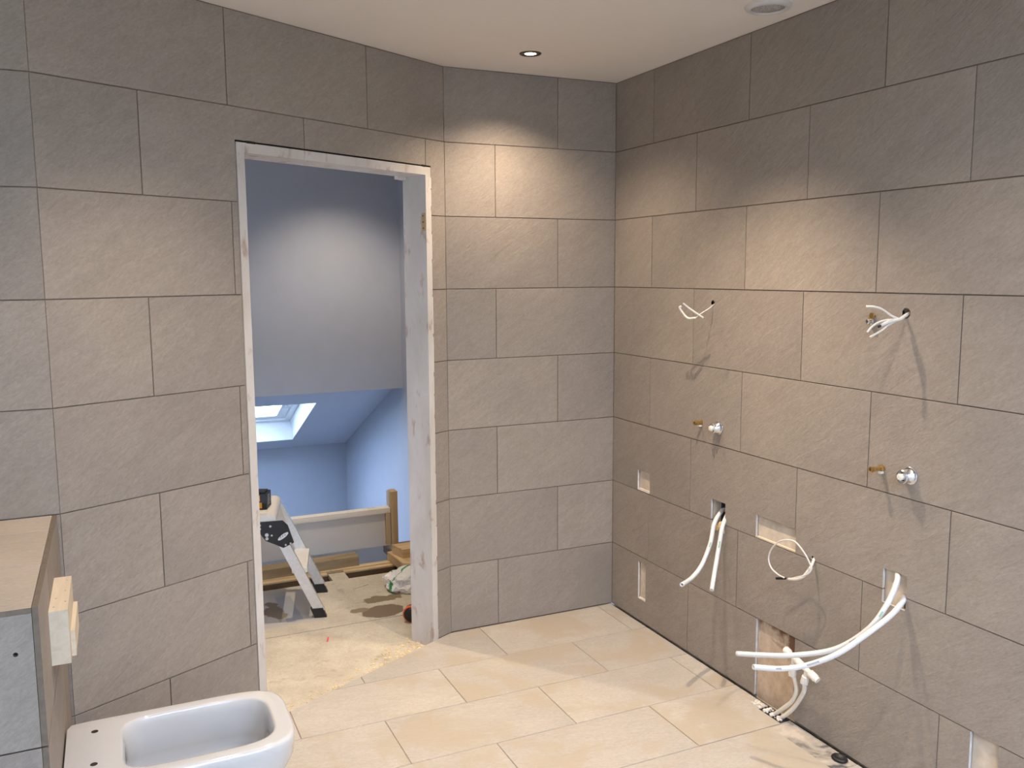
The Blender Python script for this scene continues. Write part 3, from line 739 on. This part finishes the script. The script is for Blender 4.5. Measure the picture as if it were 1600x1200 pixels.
bm = bmesh.new(); m = Matrix.Translation((-1.312, 0.225, -0.0298)) @ Matrix.Rotation(1.25, 4, 'Z')
box(bm, (-0.022, -0.004, 0), (0.022, 0.004, 0.003), m)
tag(build('pencil_mark', bm, REDP), 'tiny raised red pencil mark on the deck near the threshold', 'crayon')  # small bar standing in for a red pencil mark

# carrier bag
bm = bmesh.new(); bmesh.ops.create_icosphere(bm, subdivisions=4, radius=1.0)
from mathutils import noise as mnoise
for vv in bm.verts:
    d = vv.co.copy()
    k = 1+0.26*mnoise.noise(d*1.7+Vector((3.1, 0, 0)))+0.15*(1-abs(mnoise.noise(d*4.1)))-0.1+0.07*abs(mnoise.noise(d*9))
    p = Vector((d.x*0.125, d.y*0.10, d.z*0.062))*k
    p.z = max(p.z+0.038, 0.0)
    if d.x < -0.55: p.z *= 0.85+0.3*mnoise.noise(d*6)
    vv.co = p+Vector((-0.79, 0.70, -0.03))
tag(build('carrier_bag', bm, BAG), 'crumpled white carrier bag with green print by the door jamb', 'bag')
# knee pad with orange rim
t = empty('knee_pad', (-0.915, 0.262, -0.03), 'round black pad with an orange rim half hidden by the door jamb', 'knee pad')
kc, ka = Vector((-0.915, 0.262, 0.0085)), Vector((-0.39, -0.92, 0.0)).normalized()
bm = bmesh.new(); lathe(bm, [(0, 0.022), (0.020, 0.023), (0.032, 0.017), (0.034, 0.010), (0.034, -0.030), (0.028, -0.036), (0, -0.036)], kc, ka, 28)
build('pad', bm, BLACK, t, smooth=True)
bm = bmesh.new(); lathe(bm, [(0.0335, 0.012), (0.0365, 0.014), (0.0385, 0.008), (0.0385, -0.004), (0.0365, -0.009), (0.0335, -0.007), (0.0335, 0.012)], kc, ka, 32)
build('rim', bm, ORANGE, t, smooth=True)

# folding work platform (hop-up): axis turned about 14 degrees
t = empty('step_platform', (-1.29, 0.50, -0.03), 'folding aluminium work platform with cream top beyond the doorway', 'step ladder')
LM = Matrix.Translation((-1.29, 0.493, -0.03)) @ Matrix.Rotation(math.radians(-13.5), 4, 'Z')
def lbox(bm, a, b_): return box(bm, a, b_, LM)
def legbar(bm, y0, y1, xb, xt, zb, zt, w_):
    p = [(xb-w_/2, y0, zb), (xb+w_/2, y0, zb), (xt+w_/2, y0, zt), (xt-w_/2, y0, zt)]
    prism(bm, [LM @ Vector(q) for q in p], LM.to_3x3() @ Vector((0, y1-y0, 0)))
LW = 0.355; LH = 0.495
for (side, sx) in (('right', 1), ('left', -1)):
    for (y0, y1) in ((0.0, 0.024), (LW-0.024, LW)):
        ox = 0.0 if sx > 0 else -1.33
        bm = bmesh.new(); legbar(bm, y0, y1, ox, ox-sx*0.195, 0.035, LH-0.03, 0.050); bevelled(bm, 0.002, 1)
        o = build('leg', bm, ALU, t)
        bm = bmesh.new(); legbar(bm, y0-0.003, y1+0.003, ox+sx*0.006, ox-sx*0.012, 0.0, 0.046, 0.056); bevelled(bm, 0.003, 1)
        build('rubber_foot', bm, BLACK, o)
    bm = bmesh.new(); xs_ = (-0.085 if sx > 0 else -1.33+0.085)
    lbox(bm, (xs_-0.035, 0.024, 0.215), (xs_+0.035, LW-0.024, 0.235)); bevelled(bm, 0.004, 1); build('tread', bm, CREAMP, t)
bm = bmesh.new(); lbox(bm, (-1.147, -0.002, LH-0.02), (-0.208, LW+0.002, LH+0.012))
for k in range(8):
    y = 0.02+k*(LW-0.04)/7; lbox(bm, (-1.12, y-0.010, LH+0.012), (-0.220, y+0.010, LH+0.0155))
build('platform_top', bm, CREAMP, t)
for sx in (1, -1):
    bm = bmesh.new(); xc = -0.208 if sx > 0 else -1.147
    prof = []
    for k in range(9):
        a = math.radians(90-k*13.5); prof.append((xc+sx*0.028*math.cos(a), LH+0.012-0.028+0.028*math.sin(a)))
    prof += [(xc+sx*0.050, LH-0.12), (xc+sx*0.034, LH-0.12)]
    prof += [(xc+sx*0.006, LH-0.05), (xc, LH-0.03)]
    prism(bm, [LM @ Vector((a, -0.002, z)) for a, z in prof], LM.to_3x3() @ Vector((0, LW+0.004, 0)))
    build('rounded_end', bm, CREAMP, t)
    for yy in (-0.012,):
        bm = bmesh.new(); X = lambda a: (a if sx > 0 else -1.33-a)
        pts = [(X(-0.262), 0.475), (X(-0.150), 0.478), (X(-0.128), 0.455), (X(-0.103), 0.372), (X(-0.150), 0.350), (X(-0.228), 0.388), (X(-0.262), 0.440)]
        prism(bm, [LM @ Vector((a, yy, z)) for a, z in pts], LM.to_3x3() @ Vector((0, 0.010, 0))); bevelled(bm, 0.002, 1)
        o = build('hinge_bracket', bm, BLACK, t)
        if yy < 0 and sx > 0:
            for (a, z, r_) in ((-0.250, 0.462, 0.005), (-0.250, 0.445, 0.005), (-0.205, 0.455, 0.006), (-0.222, 0.415, 0.009), (-0.222, 0.398, 0.008), (-0.200, 0.412, 0.005), (-0.140, 0.364, 0.005), (-0.118, 0.370, 0.005)):
                bm = bmesh.new(); lathe(bm, [(0, 0.003), (r_*0.7, 0.003), (r_, 0), (0, 0)], LM @ Vector((a, yy, z)), LM.to_3x3() @ Vector((0, -1, 0)), 10); build('rivet', bm, ALU, o)
            bm = bmesh.new()
            c_ = Vector((-0.150, yy, 0.405)); pl = []
            for k in range(18):
                a = 2*pi*k/18; pl.append(LM @ (c_+Vector((0.023*math.cos(a)+0.006*math.sin(a), 0, 0.014*math.sin(a)+0.012*math.cos(a)))))
            prism(bm, pl, LM.to_3x3() @ Vector((0, -0.0012, 0))); build('badge', bm, plain('pale_badge', (0.72, 0.74, 0.76), 0.4), o)
            bm = bmesh.new()
            for k in range(3):
                cc = c_+Vector((-0.011+k*0.010, -0.0013, -0.004+k*0.005)); pl = []
                for j in range(8):
                    a = 2*pi*j/8; pl.append(LM @ (cc+Vector((0.003*math.cos(a), 0, 0.006*math.sin(a)))))
                prism(bm, pl, LM.to_3x3() @ Vector((0, -0.0006, 0)))
            build('badge_mark', bm, GREYP, o)
# drill battery on the platform
bt = LM @ Vector((-0.256, 0.13, LH+0.0158))
t = empty('drill_battery', bt, 'black and yellow drill battery standing on the cream platform top', 'battery')
BM_ = Matrix.Translation(bt) @ Matrix.Rotation(math.radians(-22), 4, 'Z')
bm = bmesh.new(); box(bm, (-0.040, -0.042, 0), (0.038, 0.046, 0.072), BM_); bevelled(bm, 0.005, 2); build('pack_shell', bm, BLACK, t)
bm = bmesh.new(); box(bm, (-0.044, -0.0455, 0.006), (0.016, 0.036, 0.032), BM_); box(bm, (-0.044, -0.0455, 0.040), (0.008, 0.036, 0.066), BM_); bevelled(bm, 0.004, 1); build('yellow_casing', bm, YELLOW, t)
bm = bmesh.new(); box(bm, (-0.032, -0.030, 0.0722), (0.028, 0.034, 0.080), BM_); bevelled(bm, 0.003, 1); build('slide_rail', bm, BLACK, t)
bm = bmesh.new()
for k in range(5): box(bm, (0.0382, -0.020+random.uniform(-.004, .004), 0.018+k*0.010), (0.0388, 0.020+random.uniform(-.008, .004), 0.0215+k*0.010), BM_)
build('label_print', bm, plain('pale_label_print', (0.55, 0.50, 0.42), 0.5), t)

# ------------------------------------------------------------------ toilet
TZ = 0.400; TX0, TX1, TYC, THW = BX+0.003, -1.724, -1.190, 0.172
def outline(x0, x1, hw, rb, xs, nf, nb=None, n=40):
    """plan outline: straight sides, squarish bulged front (superellipse), rounded or squarish back"""
    pts = []; a = x1-xs
    def se(t, aa, e): 
        c_, s_ = math.cos(t), math.sin(t)
        return (aa*math.copysign(abs(c_)**(2/e), c_), hw*math.copysign(abs(s_)**(2/e), s_))
    for k in range(n+1):
        p = se(-pi/2+pi*k/n, a, nf); pts.append((xs+p[0], TYC+p[1]))
    if nb:
        for k in range(n+1):
            p = se(pi/2+pi*k/n, xs-x0, nb); pts.append((xs+p[0], TYC+p[1]))
    else:
        for sg in (1, -1):
            for k in range(9):
                t_ = (90+90*k/8) if sg > 0 else (180+90*k/8)
                t_ = math.radians(t_); pts.append((x0+rb+rb*math.cos(t_), TYC+sg*(hw-rb)+rb*math.sin(t_)))
    return pts
NA = 96
def polar(pts, c, n=NA):
    out = []
    for k in range(n):
        a = 2*pi*k/n; d = (math.cos(a), math.sin(a)); best = None
        for i in range(len(pts)):
            p, q = pts[i], pts[(i+1) % len(pts)]
            ex, ey = q[0]-p[0], q[1]-p[1]; det = d[0]*(-ey)+ex*d[1]
            if abs(det) < 1e-12: continue
            wx, wy = p[0]-c[0], p[1]-c[1]
            t_ = (wx*(-ey)+ex*wy)/det; u = (d[0]*wy-d[1]*wx)/det
            if t_ > 0 and -1e-6 <= u <= 1+1e-6 and (best is None or t_ > best): best = t_
        out.append((c[0]+d[0]*best, c[1]+d[1]*best))
    return out
C0 = (-1.93, TYC)
bm = bmesh.new(); rings = []
def ring_(pts, z, c=C0):
    rings.append([bm.verts.new((x, y, z if not callable(z) else z(x, y))) for x, y in polar(pts, c)])
def off(i): return outline(TX0+i*0.3, TX1-i, THW-i, 0.022, -1.945, 4.2)
ring_(outline(TX0, TX1-0.17, THW-0.055, 0.02, -2.02, 3.6), 0.0)
ring_(outline(TX0, TX1-0.16, THW-0.050, 0.02, -2.02, 3.6), 0.06)
ring_(outline(TX0, TX1-0.10, THW-0.030, 0.02, -1.99, 3.8), 0.17)
ring_(outline(TX0, TX1-0.035, THW-0.010, 0.022, -1.96, 4.0), 0.28)
ring_(off(0.004), 0.34); ring_(off(0.0005), 0.375); ring_(off(0.0), TZ-0.010); ring_(off(0.002), TZ-0.004); ring_(off(0.006), TZ-0.0008); ring_(off(0.010), TZ)
def inn(i): return outline(-2.135+i, -1.774-i, 0.130-i, 0, -1.95, 4.0, 5.5)
ring_(inn(-0.008), TZ); ring_(inn(-0.003), TZ-0.0012); ring_(inn(0.0), TZ-0.006); ring_(inn(0.003), TZ-0.03); ring_(inn(0.006), TZ-0.095); ring_(inn(0.002), TZ-0.104)
ring_(inn(0.000), TZ-0.125)
zf = lambda x, y: TZ-0.150-0.09*max(0, min(1, (-1.80-x)/0.30))-0.03*max(0, 1-abs(y-TYC)/0.12)
ring_(inn(0.014), zf)
ring_(inn(0.050), lambda x, y: zf(x, y)-0.008)
ring_(inn(0.105), lambda x, y: zf(x, y)-0.012)
for A_, B_ in zip(rings, rings[1:]):
    for k in range(NA): bm.faces.new((A_[k], A_[(k+1) % NA], B_[(k+1) % NA], B_[k]))
bm.faces.new(rings[0][::-1])
cv = bm.verts.new((sum(v_.co.x for v_ in rings[-1])/NA, TYC, sum(v_.co.z for v_ in rings[-1])/NA-0.004))
for k in range(NA): bm.faces.new((rings[-1][k], rings[-1][(k+1) % NA], cv))
t = empty('toilet_pan', (-2.0, TYC, 0), 'white ceramic toilet pan without seat, backed against the tiled ledge', 'toilet')
build('pan', bm, CERAMIC, t, smooth=True)
for y in (-1.090, -1.258):
    bm = bmesh.new(); lathe(bm, [(0, 0.0004), (0.0075, 0.0004), (0.0085, 0.0002), (0.0085, -0.004), (0, -0.004)], (-2.200, y, TZ), (0, 0, 1), 18)
    build('fixing_hole', bm, DARKV, t)
bm = bmesh.new(); lathe(bm, [(0, 0), (0.038, 0), (0.038, -0.006), (0, -0.006)], (-2.03, TYC, TZ-0.245), (0, 0, 1), 24)
WATER, nt, b = new_mat('standing_water', 0.02, 0, 0.5); b.inputs['Base Color'].default_value = (0.5, 0.52, 0.5, 1)
build('water', bm, WATER, t)

# ------------------------------------------------------------------ ceiling fittings
DLAB = ['dark-rimmed lit spotlight in the ceiling above the end wall', 'unseen dark-rimmed ceiling spotlight guessed nearest the ceiling speaker', 'unseen dark-rimmed ceiling spotlight guessed near the right wall behind the speaker', 'unseen dark-rimmed ceiling spotlight guessed above the toilet', 'unseen dark-rimmed ceiling spotlight guessed near the right wall behind the viewer']
for (x, y), lab in zip(DOWNLIGHTS, DLAB):
    t = empty('downlight', (x, y, 2.4), lab, 'downlight', 'recessed spotlights in the bathroom ceiling')
    bm = bmesh.new(); lathe(bm, [(0.0225, 0.0), (0.0235, -0.0025), (0.030, -0.0035), (0.0395, -0.0035), (0.042, -0.002), (0.0425, 0.0)], (x, y, 2.4), (0, 0, 1), 32); build('bezel', bm, BRONZE, t, smooth=True)
    bm = bmesh.new(); lathe(bm, [(0, -0.0022), (0.012, -0.002), (0.0232, -0.0008), (0.0232, 0.0), (0, 0.0)], (x, y, 2.4), (0, 0, 1), 28); build('lens', bm, LENS, t, smooth=True)
t = empty('ceiling_speaker', (-0.150, -1.168, 2.4), 'round grey-white speaker grille in the ceiling beside the right wall', 'speaker')
bm = bmesh.new(); lathe(bm, [(0.052, -0.006), (0.054, -0.011), (0.060, -0.012), (0.068, -0.009), (0.073, -0.003), (0.074, 0.0)], (-0.150, -1.168, 2.4), (0, 0, 1), 40); build('rim', bm, plain('speaker_rim_plastic', (0.60, 0.58, 0.55), 0.5), t, smooth=True)
bm = bmesh.new(); lathe(bm, [(0, -0.0085), (0.03, -0.0078), (0.0525, -0.006), (0.0525, -0.001), (0, -0.001)], (-0.150, -1.168, 2.4), (0, 0, 1), 36); build('grille', bm, GRILLE, t, smooth=True)

# ------------------------------------------------------------------ pipes, cables and valves on the right wall
def print_marks(P_, r, idx, mat, parent, name='print'):
    bm = bmesh.new()
    for i in idx:
        p, q_ = P_[i], P_[i+1]; d = (q_-p).normalized(); side = d.cross(CAM-p).normalized(); toward = side.cross(d).normalized()
        if toward.dot(CAM-p) < 0: toward = -toward
        n = 0.0
        for k in range(3):
            c_ = p+(q_-p)*(k/3); w_ = r*0.30
            a = [c_+toward*(r*0.92)-side*w_, c_+toward*(r*0.92)+side*w_, c_+d*0.004+toward*(r*0.92)+side*w_, c_+d*0.004+toward*(r*0.92)-side*w_]
            prism(bm, a, toward*(r*0.10))
    build(name, bm, mat, parent)
def pipe(pts, r, label, group, marks):
    t = empty('water_pipe', pts[0], label, 'pipe', group)
    bm = bmesh.new(); P_ = tube(bm, pts, r, 16, hollow=0.62, sub=10)
    o = build('pipe', bm, PIPE, t, smooth=False)
    o.data.polygons.foreach_set('use_smooth', [len(p.vertices) == 4 for p in o.data.polygons])
    for idx, m in marks: print_marks(P_, r, idx, m, t)
    bm = bmesh.new(); d = (P_[-1]-P_[-2]).normalized()
    lathe(bm, [(0, 0.0), (r*0.60, 0.0), (r*0.60, 0.0005), (0, 0.0005)], P_[-1]-d*0.010, d, 12); build('bore', bm, DARKV, t)
G1 = 'white water pipes hanging from the right wall'
pipe([(0.05, -0.765, 0.64), (0.03, -0.768, 0.636), (-0.02, -0.79, 0.599), (-0.06, -0.821, 0.536), (-0.11, -0.838, 0.463), (-0.17, -0.861, 0.429), (-0.25, -0.905, 0.426)], 0.0083, 'white plastic pipe curving left, left one of the pair hanging from the dark hole', G1, [((30, 31), GREENP)])
pipe([(0.05, -0.805, 0.645), (0.03, -0.808, 0.636), (-0.02, -0.841, 0.602), (-0.05, -0.862, 0.542), (-0.09, -0.894, 0.469), (-0.15, -0.952, 0.406)], 0.0083, 'straighter white plastic pipe, right one of the pair hanging from the dark hole', G1, [((29, 30, 31), GREENP)])
pipe([(0.025, -1.633, 0.666), (0.01, -1.636, 0.660), (-0.02, -1.659, 0.644), (-0.06, -1.664, 0.587), (-0.11, -1.645, 0.512), (-0.175, -1.583, 0.437), (-0.245, -1.485, 0.391), (-0.29, -1.407, 0.368), (-0.33, -1.321, 0.346)], 0.0083, 'long white pipe sweeping left from the right-hand hole, upper of the two', G1, [((33, 34), GREENP), ((44, 45), GREYP)])
pipe([(0.03, -1.655, 0.596), (0.01, -1.663, 0.596), (-0.02, -1.681, 0.59), (-0.08, -1.693, 0.563), (-0.155, -1.678, 0.515), (-0.225, -1.645, 0.458), (-0.285, -1.587, 0.41), (-0.345, -1.541, 0.391), (-0.43, -1.519, 0.404)], 0.0083, 'long white pipe sweeping left from the right-hand hole, lower of the two', G1, [((56, 57, 58, 59), GREYP), ((70, 71), GREYP)])
bm = bmesh.new(); tube(bm, [(0.05, -0.79, 0.60), (0.015, -0.785, 0.592), (-0.004, -0.782, 0.570)], [0.008, 0.010, 0.007], 8)
tag(build('foam_scrap', bm, plain('expanding_foam', (0.72, 0.52, 0.26), 0.9, var=0.25, scale=120, bmp=0.5)), 'crumbly yellow foam scrap between the paired pipes in the dark hole', 'foam')
# looped cable
t = empty('looped_cable', (0.0, -1.294, 0.607), 'thin white cable in a loose loop under the wide wall cut-out', 'cable')
bm = bmesh.new(); tube(bm, [(0.03, -1.290, 0.612), (0.005, -1.298, 0.608), (-0.02, -1.314, 0.596), (-0.04, -1.319, 0.58), (-0.055, -1.312, 0.558), (-0.06, -1.288, 0.542), (-0.06, -1.249, 0.53)], 0.0048, 10); build('sheath', bm, CABLE, t, smooth=True)
bm = bmesh.new(); tube(bm, [(-0.06, -1.252, 0.531), (-0.059, -1.29, 0.5495), (-0.055, -1.33, 0.572), (-0.05, -1.343, 0.593), (-0.05, -1.336, 0.608), (-0.055, -1.317, 0.637), (-0.06, -1.279, 0.666), (-0.065, -1.248, 0.667), (-0.07, -1.211, 0.652), (-0.07, -1.174, 0.617), (-0.07, -1.159, 0.578), (-0.07, -1.174, 0.548), (-0.065, -1.204, 0.532), (-0.065, -1.235, 0.531)], 0.0028, 8); build('core', bm, CABLE, t, smooth=True)
bm = bmesh.new(); tube(bm, [(-0.062, -1.236, 0.529), (-0.06, -1.224, 0.5245), (-0.06, -1.19, 0.513)], 0.0045, 8); build('black_end', bm, BLACK, t, smooth=True)
# cable tails for wall lights
t = empty('cable_tail', (0, -0.724, 1.446), 'pair of curled white cable ends from the small hole in the right wall, left one', 'cable', 'wall light cable tails')
def strand(pts, r, m, name='strand', flat=1.0):
    bm = bmesh.new(); tube(bm, pts, r, 8, flat=flat); return build(name, bm, m, t, smooth=True)
strand([(0.02, -0.722, 1.446), (-0.002, -0.727, 1.439), (-0.03, -0.741, 1.428), (-0.07, -0.743, 1.409), (-0.1, -0.745, 1.391)], 0.0022, CABLE)
strand([(-0.075, -0.767, 1.394), (-0.09, -0.751, 1.408), (-0.11, -0.725, 1.429), (-0.13, -0.712, 1.448)], 0.0042, CABLEG, 'outer_sheath')
strand([(-0.095, -0.742, 1.394), (-0.11, -0.718, 1.392), (-0.12, -0.699, 1.411), (-0.13, -0.692, 1.431), (-0.128, -0.698, 1.437)], 0.0042, CABLE, 'outer_sheath')
t = empty('cable_tail', (0, -1.627, 1.442), 'splayed white cable ends from the right-hand hole high on the right wall', 'cable', 'wall light cable tails')
strand([(0.02, -1.625, 1.445), (-0.002, -1.626, 1.436), (-0.03, -1.630, 1.426), (-0.06, -1.623, 1.421), (-0.085, -1.615, 1.409)], 0.0052, CABLE, 'sheath')
strand([(-0.03, -1.630, 1.427), (-0.05, -1.62, 1.437), (-0.08, -1.612, 1.456), (-0.1, -1.602, 1.463), (-0.115, -1.586, 1.464)], 0.0032, CABLE)
strand([(-0.03, -1.622, 1.426), (-0.065, -1.616, 1.424), (-0.09, -1.61, 1.418), (-0.105, -1.601, 1.405), (-0.115, -1.595, 1.39)], 0.0032, CABLE)
strand([(-0.03, -1.622, 1.422), (-0.06, -1.619, 1.41), (-0.085, -1.616, 1.394), (-0.105, -1.596, 1.375)], 0.0032, CABLE)
strand([(-0.083, -1.6155, 1.410), (-0.092, -1.612, 1.4055)], 0.004, BLACK, 'black_end')
# small metal stub beside the right-hand cables
t = empty('pipe_stub', (0, -1.505, 1.414), 'tiny chrome and brass stub beside the right-hand cable tail', 'fitting')
bm = bmesh.new(); lathe(bm, [(0, 0.003), (0.011, 0.003), (0.012, 0.0), (0.012, -0.010), (0.008, -0.012), (0.008, -0.022), (0.005, -0.024), (0, -0.024)], (0, -1.506, 1.414), (1, 0, 0), 16); build('stub', bm, CHROME, t, smooth=False)
bm = bmesh.new(); lathe(bm, [(0, -0.004), (0.009, -0.004), (0.010, 0), (0.008, 0.004), (0, 0.004)], (-0.008, -1.510, 1.431), (1, 0, 0), 12); build('brass_nut', bm, BRASS, t)
# chrome tap bodies
def tap(y, z, L, lab):
    t = empty('tap_body', (0, y, z), lab, 'tap', 'chrome tap bodies on the right wall')
    bm = bmesh.new(); lathe(bm, [(0, 0.001), (0.0265, 0.001), (0.0265, -0.004), (0.024, -0.006), (0.0205, -0.007), (0.0205, -L), (0.0185, -L-0.002), (0.0135, -L-0.002), (0.0135, -L+0.010), (0, -L+0.010)], (0, y, z), (1, 0, 0), 28)
    o = build('escutcheon', bm, CHROME, t); o.data.polygons.foreach_set('use_smooth', [abs(p.normal.x) < 0.3 for p in o.data.polygons])
    bm = bmesh.new(); lathe(bm, [(0, -0.010), (0.0095, -0.010), (0.0095, -L-0.010), (0.006, -L-0.012), (0, -L-0.012)], (0, y, z), (1, 0, 0), 18); build('spindle', bm, BRASS if L < 0.03 else CREAMP, t)
    bm = bmesh.new(); lathe(bm, [(0.0137, -L+0.0095), (0.0098, -L+0.0095), (0.0098, -L+0.0090), (0.0137, -L+0.0090)], (0, y, z), (1, 0, 0), 18); build('seal', bm, BLACK, t)
tap(-0.778, 0.972, 0.032, 'small chrome tap body on the right wall, left one of two')
tap(-1.672, 0.971, 0.036, 'chrome tap body with ivory spindle on the right wall, right one of two')
def inlet(y, z, L, lab):
    t = empty('brass_inlet', (0, y, z), lab, 'fitting', 'brass inlets beside the chrome taps')
    bm = bmesh.new(); lathe(bm, [(0, 0.001), (0.0085, 0.001), (0.0105, -0.001), (0.0105, -0.007), (0.0065, -0.009), (0.0065, -L+0.014), (0.0085, -L+0.012), (0.0085, -L), (0.0045, -L-0.001), (0.0045, -L+0.006), (0, -L+0.006)], (0, y, z), (1, 0, 0), 16)
    build('inlet', bm, BRASS, t)
    bm = bmesh.new(); box(bm, (-0.014, y-0.006, z-0.016), (-0.001, y+0.004, z-0.009)); bevelled(bm, 0.002, 1); build('sealant_tail', bm, SKIM, t)
inlet(-0.668, 0.976, 0.034, 'brass pipe inlet left of the left-hand chrome tap')
inlet(-1.569, 0.973, 0.050, 'brass pipe inlet left of the right-hand chrome tap')
# plastic tee manifold with tails into the floor
t = empty('tee_manifold', (-0.05, -1.31, 0.2), 'cream plastic pipe manifold with elbows in front of the low recess', 'fitting')
a, b_ = Vector((-0.062, -1.245, 0.281)), Vector((-0.045, -1.386, 0.224)); d = (b_-a).normalized(); L = (b_-a).length
bm = bmesh.new(); lathe(bm, [(0, 0), (0.0105, 0), (0.013, 0.004), (0.013, 0.022), (0.0095, 0.025), (0.0095, 0.055), (0.0125, 0.058), (0.0125, 0.080), (0.0095, 0.083), (0.0095, L-0.038), (0.0135, L-0.035), (0.0135, L-0.010), (0.011, L-0.006), (0.011, L), (0.0, L)], a, d, 20); build('manifold_bar', bm, CREAMP, t)
for s_, foot in ((0.045, [(-0.052, -1.275, 0.200), (-0.040, -1.284, 0.150), (-0.032, -1.260, 0.095), (-0.028, -1.214, 0.045), (-0.026, -1.158, -0.010)]),
                 (0.105, [(-0.050, -1.330, 0.195), (-0.040, -1.320, 0.158), (-0.032, -1.288, 0.105), (-0.028, -1.248, 0.050), (-0.026, -1.190, -0.010)])):
    p = a+d*s_; q_ = Vector(foot[0]); dd = (q_-p).normalized(); LL = (q_-p).length
    bm = bmesh.new(); lathe(bm, [(0, 0), (0.009, 0), (0.009, LL*0.45), (0.0125, LL*0.5), (0.0135, LL*0.98), (0.0115, LL*1.05), (0, LL*1.05)], p, dd, 16); build('elbow', bm, CREAMP, t)
    bm = bmesh.new(); tube(bm, [p+dd*LL*0.9]+foot[1:], 0.0075, 12); build('tail_pipe', bm, CREAMP, t, smooth=True)
    bm = bmesh.new(); lathe(bm, [(0, 0), (0.0142, 0), (0.0142, 0.014), (0, 0.014)], q_-dd*0.010, dd, 6); build('collar', bm, PIPE, t)
